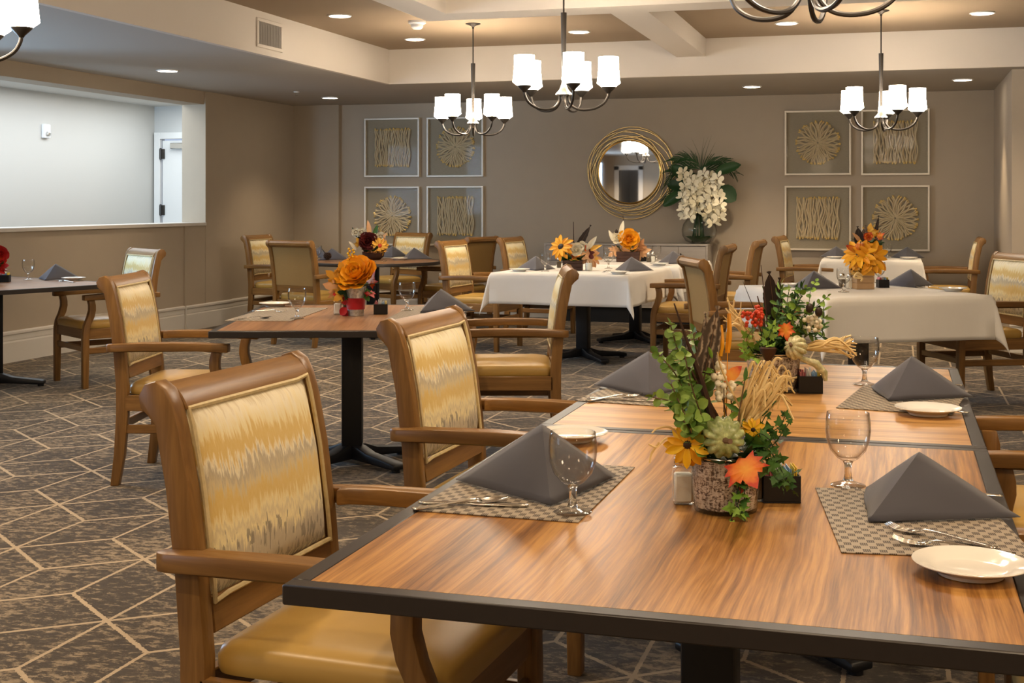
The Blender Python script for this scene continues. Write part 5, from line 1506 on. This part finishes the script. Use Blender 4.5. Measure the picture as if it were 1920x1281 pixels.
ar = art('round', 'framed round stick burst, upper right of the left group behind the chandelier', 855, 276)
def art2(src, label, px, py):
    c = onY(px, py, YB); again(src, label, (c.x, YB, c.z), 0)
art2(ar, 'framed round stick burst, lower left of the left wall group', 737, 405)
art2(aq, 'framed square stick panel, lower right of the left wall group', 855, 405)
art2(ar, 'framed round stick burst, upper left of the right wall group', 1533.5, 268)
art2(aq, 'framed square stick panel, upper right of the right group behind the chandelier', 1678.5, 267)
art2(aq, 'framed square stick panel, lower left of the right wall group', 1533.5, 409)
art2(ar, 'framed round stick burst, lower right of the right wall group', 1678.5, 409)
p_ = onY(829, 521, YB)
t = thing('wall_outlet', 'small white wall outlet plate on the back wall right of the round table', 'outlet', (p_.x, YB, p_.z))
mesh_obj('cover_plate', box(BM(), -.036, .036, -.006, 0, -.058, .058, .003), 'white_plastic', t)
for z_ in (-.022, .022): mesh_obj('socket', box(BM(), -.016, .016, -.009, -.005, z_ - .013, z_ + .013, .003), 'trim_paint', t)
# mirror
c = onY(1179.5, 322.5, YB - .03)
t = thing('round_mirror', 'round mirror ringed by loose gold hoops on the back wall', 'mirror', (c.x, YB, c.z))
rm = .350
mesh_obj('mirror_glass', prism(BM(), [(rm * math.cos(2 * PI * k / 72), rm * math.sin(2 * PI * k / 72)) for k in range(72)], 1, -.030, -.012), 'mirror_glass', t, smooth=False)
mesh_obj('rim', torus(BM(), (0, -.026, 0), rm + .006, .010, 72, 8), 'gold_rim', t)
for dx, dz, r_, y_, tl in ((.022, .032, .472, -.03, .02), (.045, .008, .470, -.022, -.02), (-.035, -.012, .425, -.036, .015), (-.015, -.052, .432, -.026, -.02), (.015, -.072, .448, -.03, .02), (-.045, .022, .432, -.02, 0), (.055, -.035, .445, -.036, -.015), (-.01, .005, .385, -.03, .01)):
    mesh_obj('hoop', torus(BM(), (dx * 1.2, y_, dz * 1.2), r_, .0058, 84, 6, (1, tl, 0), (0, tl, 1)), 'gold_ring', t)
# sideboard
sl, sr = onY(1020, 456, 14.08), onY(1327, 458, 14.08)
zt_ = (sl.z + sr.z) / 2; xc = (sl.x + sr.x) / 2; hw_ = (sr.x - sl.x) / 2
t = thing('sideboard', 'low pale grey sideboard with paired doors under the mirror', 'sideboard', (xc, 14.08, 0))
bm = BM(); zb_ = .17
box(bm, -hw_, hw_, 0, .40, zt_ - .022, zt_, .002); box(bm, -hw_, -hw_ + .022, 0, .40, zb_, zt_ - .022, .001); box(bm, hw_ - .022, hw_, 0, .40, zb_, zt_ - .022, .001); box(bm, -hw_ + .022, hw_ - .022, 0, .40, zb_, zb_ + .022, .001); box(bm, -hw_ + .022, hw_ - .022, .38, .40, zb_, zt_)
mesh_obj('body', bm, 'sideboard_veneer', t, smooth=False)
mesh_obj('plinth', box(BM(), -hw_ + .05, hw_ - .05, .05, .38, 0, zb_), 'black_metal', t, smooth=False)
dw = (2 * hw_ - .044) / 6
for k in range(6):
    x0 = -hw_ + .022 + k * dw
    d_ = mesh_obj('door', box(BM(), x0 + .002, x0 + dw - .002, .004, .022, zb_ + .024, zt_ - .026, .0015), 'sideboard_veneer', t, smooth=False)
    hx_ = x0 + (dw - .03 if k % 2 == 0 else .03)
    bm = BM(); box(bm, hx_ - .006, hx_ + .006, -.028, -.018, zt_ - .26, zt_ - .10, .002); box(bm, hx_ - .005, hx_ + .005, -.02, .005, zt_ - .25, zt_ - .24); box(bm, hx_ - .005, hx_ + .005, -.02, .005, zt_ - .12, zt_ - .11)
    mesh_obj('handle', bm, 'charcoal_bronze', d_, smooth=False)
# orchids in a round glass vase on the sideboard
vc = onY(1311, 456, 14.26)
t = thing('orchid_arrangement', 'white orchids and palm fronds in a round glass vase on the sideboard', 'flowers', (vc.x, 14.26, zt_ + .0008))
mesh_obj('glass_vase', lathe(BM(), [(0, .002), (.09, .002), (.15, .03), (.185, .09), (.192, .15), (.175, .22), (.13, .28), (.105, .31), (.11, .33), (.106, .33), (.101, .31), (.126, .277), (.171, .218), (.188, .15), (.181, .09), (.147, .034), (.088, .007), (0, .007)], 40), 'vase_glass', t)
def O_(px, py, Y=14.26): return onY(px, py, Y) - t.location
rr = random.Random(31)
for k in range(12):
    a = rr.uniform(0, 6.3); q = rr.uniform(.02, .10)
    mesh_obj('stem', tube(BM(), [(q * math.cos(a), q * math.sin(a), .012), (q * .7 * math.cos(a), q * .7 * math.sin(a), .18), (.02 * math.cos(a), .02 * math.sin(a), .34), (.01, 0, .48)], .009, 6), 'palm_green', t)
for k in range(7):
    a = 2 * PI * k / 7; inst('leaf', lm('round', 'palm_green'), t, (.05 * math.cos(a), .05 * math.sin(a), .012), (math.cos(a), math.sin(a), .8), (-math.cos(a), -math.sin(a), .5), .13)
bm = BM()
for k, (a, s, l) in enumerate(((90, .62, 1.0), (210, .50, .95), (330, .50, .95), (20, .92, .85), (160, .92, .85))):
    a = R(a); rows = []
    for y, h in ((0, .03), (.3, .28), (.6, .36), (.85, .26), (1, .04)):
        h *= s; q = .12 + .88 * y * l
        rows.append([bm.verts.new((q * math.cos(a) - k2 * h * math.sin(a), -.10 * y + .12 * abs(k2) * h, q * math.sin(a) + k2 * h * math.cos(a))) for k2 in (-1, 0, 1)])
    for r1, r2 in zip(rows, rows[1:]):
        for k2 in (0, 1): bm.faces.new((r1[k2], r1[k2 + 1], r2[k2 + 1], r2[k2]))
ball(bm, (0, -.14, -.04), .16, 1)
orchid = unit_mesh('orchid_bloom', bm, 'orchid_petal')
def bloom(px, py, y_):
    p = O_(px, py, y_); o = bpy.data.objects.new('orchid_bloom', orchid); COL.objects.link(o); o.parent = t; o.location = p
    o.rotation_euler = (rr.uniform(-.5, .2), rr.uniform(-.6, .6), rr.uniform(-.55, .55)); s = rr.uniform(.078, .098); o.scale = (s, s, s)
for x0, x1, yt, yb in ((1296, 1294, 326, 405), (1330, 1340, 326, 416)):
    for k in range(23):
        u = k / 22; w_ = 15 - 3 * u; x = x0 + (x1 - x0) * u + ((k % 3) - 1) * w_ * .9 + rr.uniform(-3, 3); bloom(x, yt + (yb - yt) * u + rr.uniform(-3, 3), 14.16 + .04 * (k % 2) + rr.uniform(-.03, .02))
hub = (1315, 318)
def frond(pts, n, ln, w, mat='palm_green', Y=14.30):
    P = spline([O_(p[0], p[1], Y) for p in pts], 8)
    fr = mesh_obj('palm_frond', tube(BM(), P, [.004 * (1 - .8 * i / (len(P) - 1)) for i in range(len(P))], 5), mat, t)
    bm = BM()
    for k in range(n):
        i = int((.12 + .86 * k / n) * (len(P) - 2)); d = (P[i + 1] - P[i]).normalized(); sg = 1 if k % 2 else -1
        q = Vector((d.z, 0, -d.x)) * sg
        e = P[i] + (d * .9 + q * .45 + Vector((0, rr.uniform(-.3, .3), -.15))).normalized() * ln * rr.uniform(.7, 1.1)
        strip(bm, [P[i], (P[i] + e) / 2 + Vector((0, 0, .01)), e], w, (0, -1, 0))
    lf = mesh_obj('leaflets', bm, mat, fr); lf['kind'] = 'stuff'
for pts, n in (([hub, (1300, 300), (1280, 296), (1258, 305)], 34), ([hub, (1330, 305), (1355, 303), (1378, 312)], 34), ([hub, (1335, 315), (1360, 316), (1385, 330)], 26), ([(1310, 330), (1290, 345), (1268, 355), (1240, 385)], 34), ([(1310, 325), (1285, 325), (1262, 328), (1250, 352)], 34), ([hub, (1296, 312), (1275, 312), (1252, 326)], 30)):
    frond(pts, n, .13, .0045)
for pts in ([hub, (1310, 290), (1296, 258)], [hub, (1318, 285), (1328, 256)], [hub, (1324, 285), (1334, 254)], [hub, (1302, 290), (1284, 272)], [hub, (1330, 290), (1342, 266)], [hub, (1298, 298), (1270, 282)], [hub, (1334, 305), (1362, 294)], [hub, (1316, 288), (1320, 258)]):
    P = spline([O_(p[0], p[1], 14.30) for p in pts], 6); mesh_obj('grass_blade', tube(BM(), P, [.004 * (1 - .9 * i / (len(P) - 1)) for i in range(len(P))], 5), 'palm_green', t)
for a, b, s, sx in (((1346, 352), (1378, 374), .24, 1.0), ((1290, 352), (1258, 346), .24, .7), ((1292, 340), (1262, 312), .26, .6), ((1340, 326), (1383, 309), .30, .5), ((1288, 358), (1244, 384), .32, .5)):
    inst('leaf', lm('round', 'palm_green'), t, O_(*a), O_(*b) - O_(*a), Vector((0, -1, .35)), s, sx)
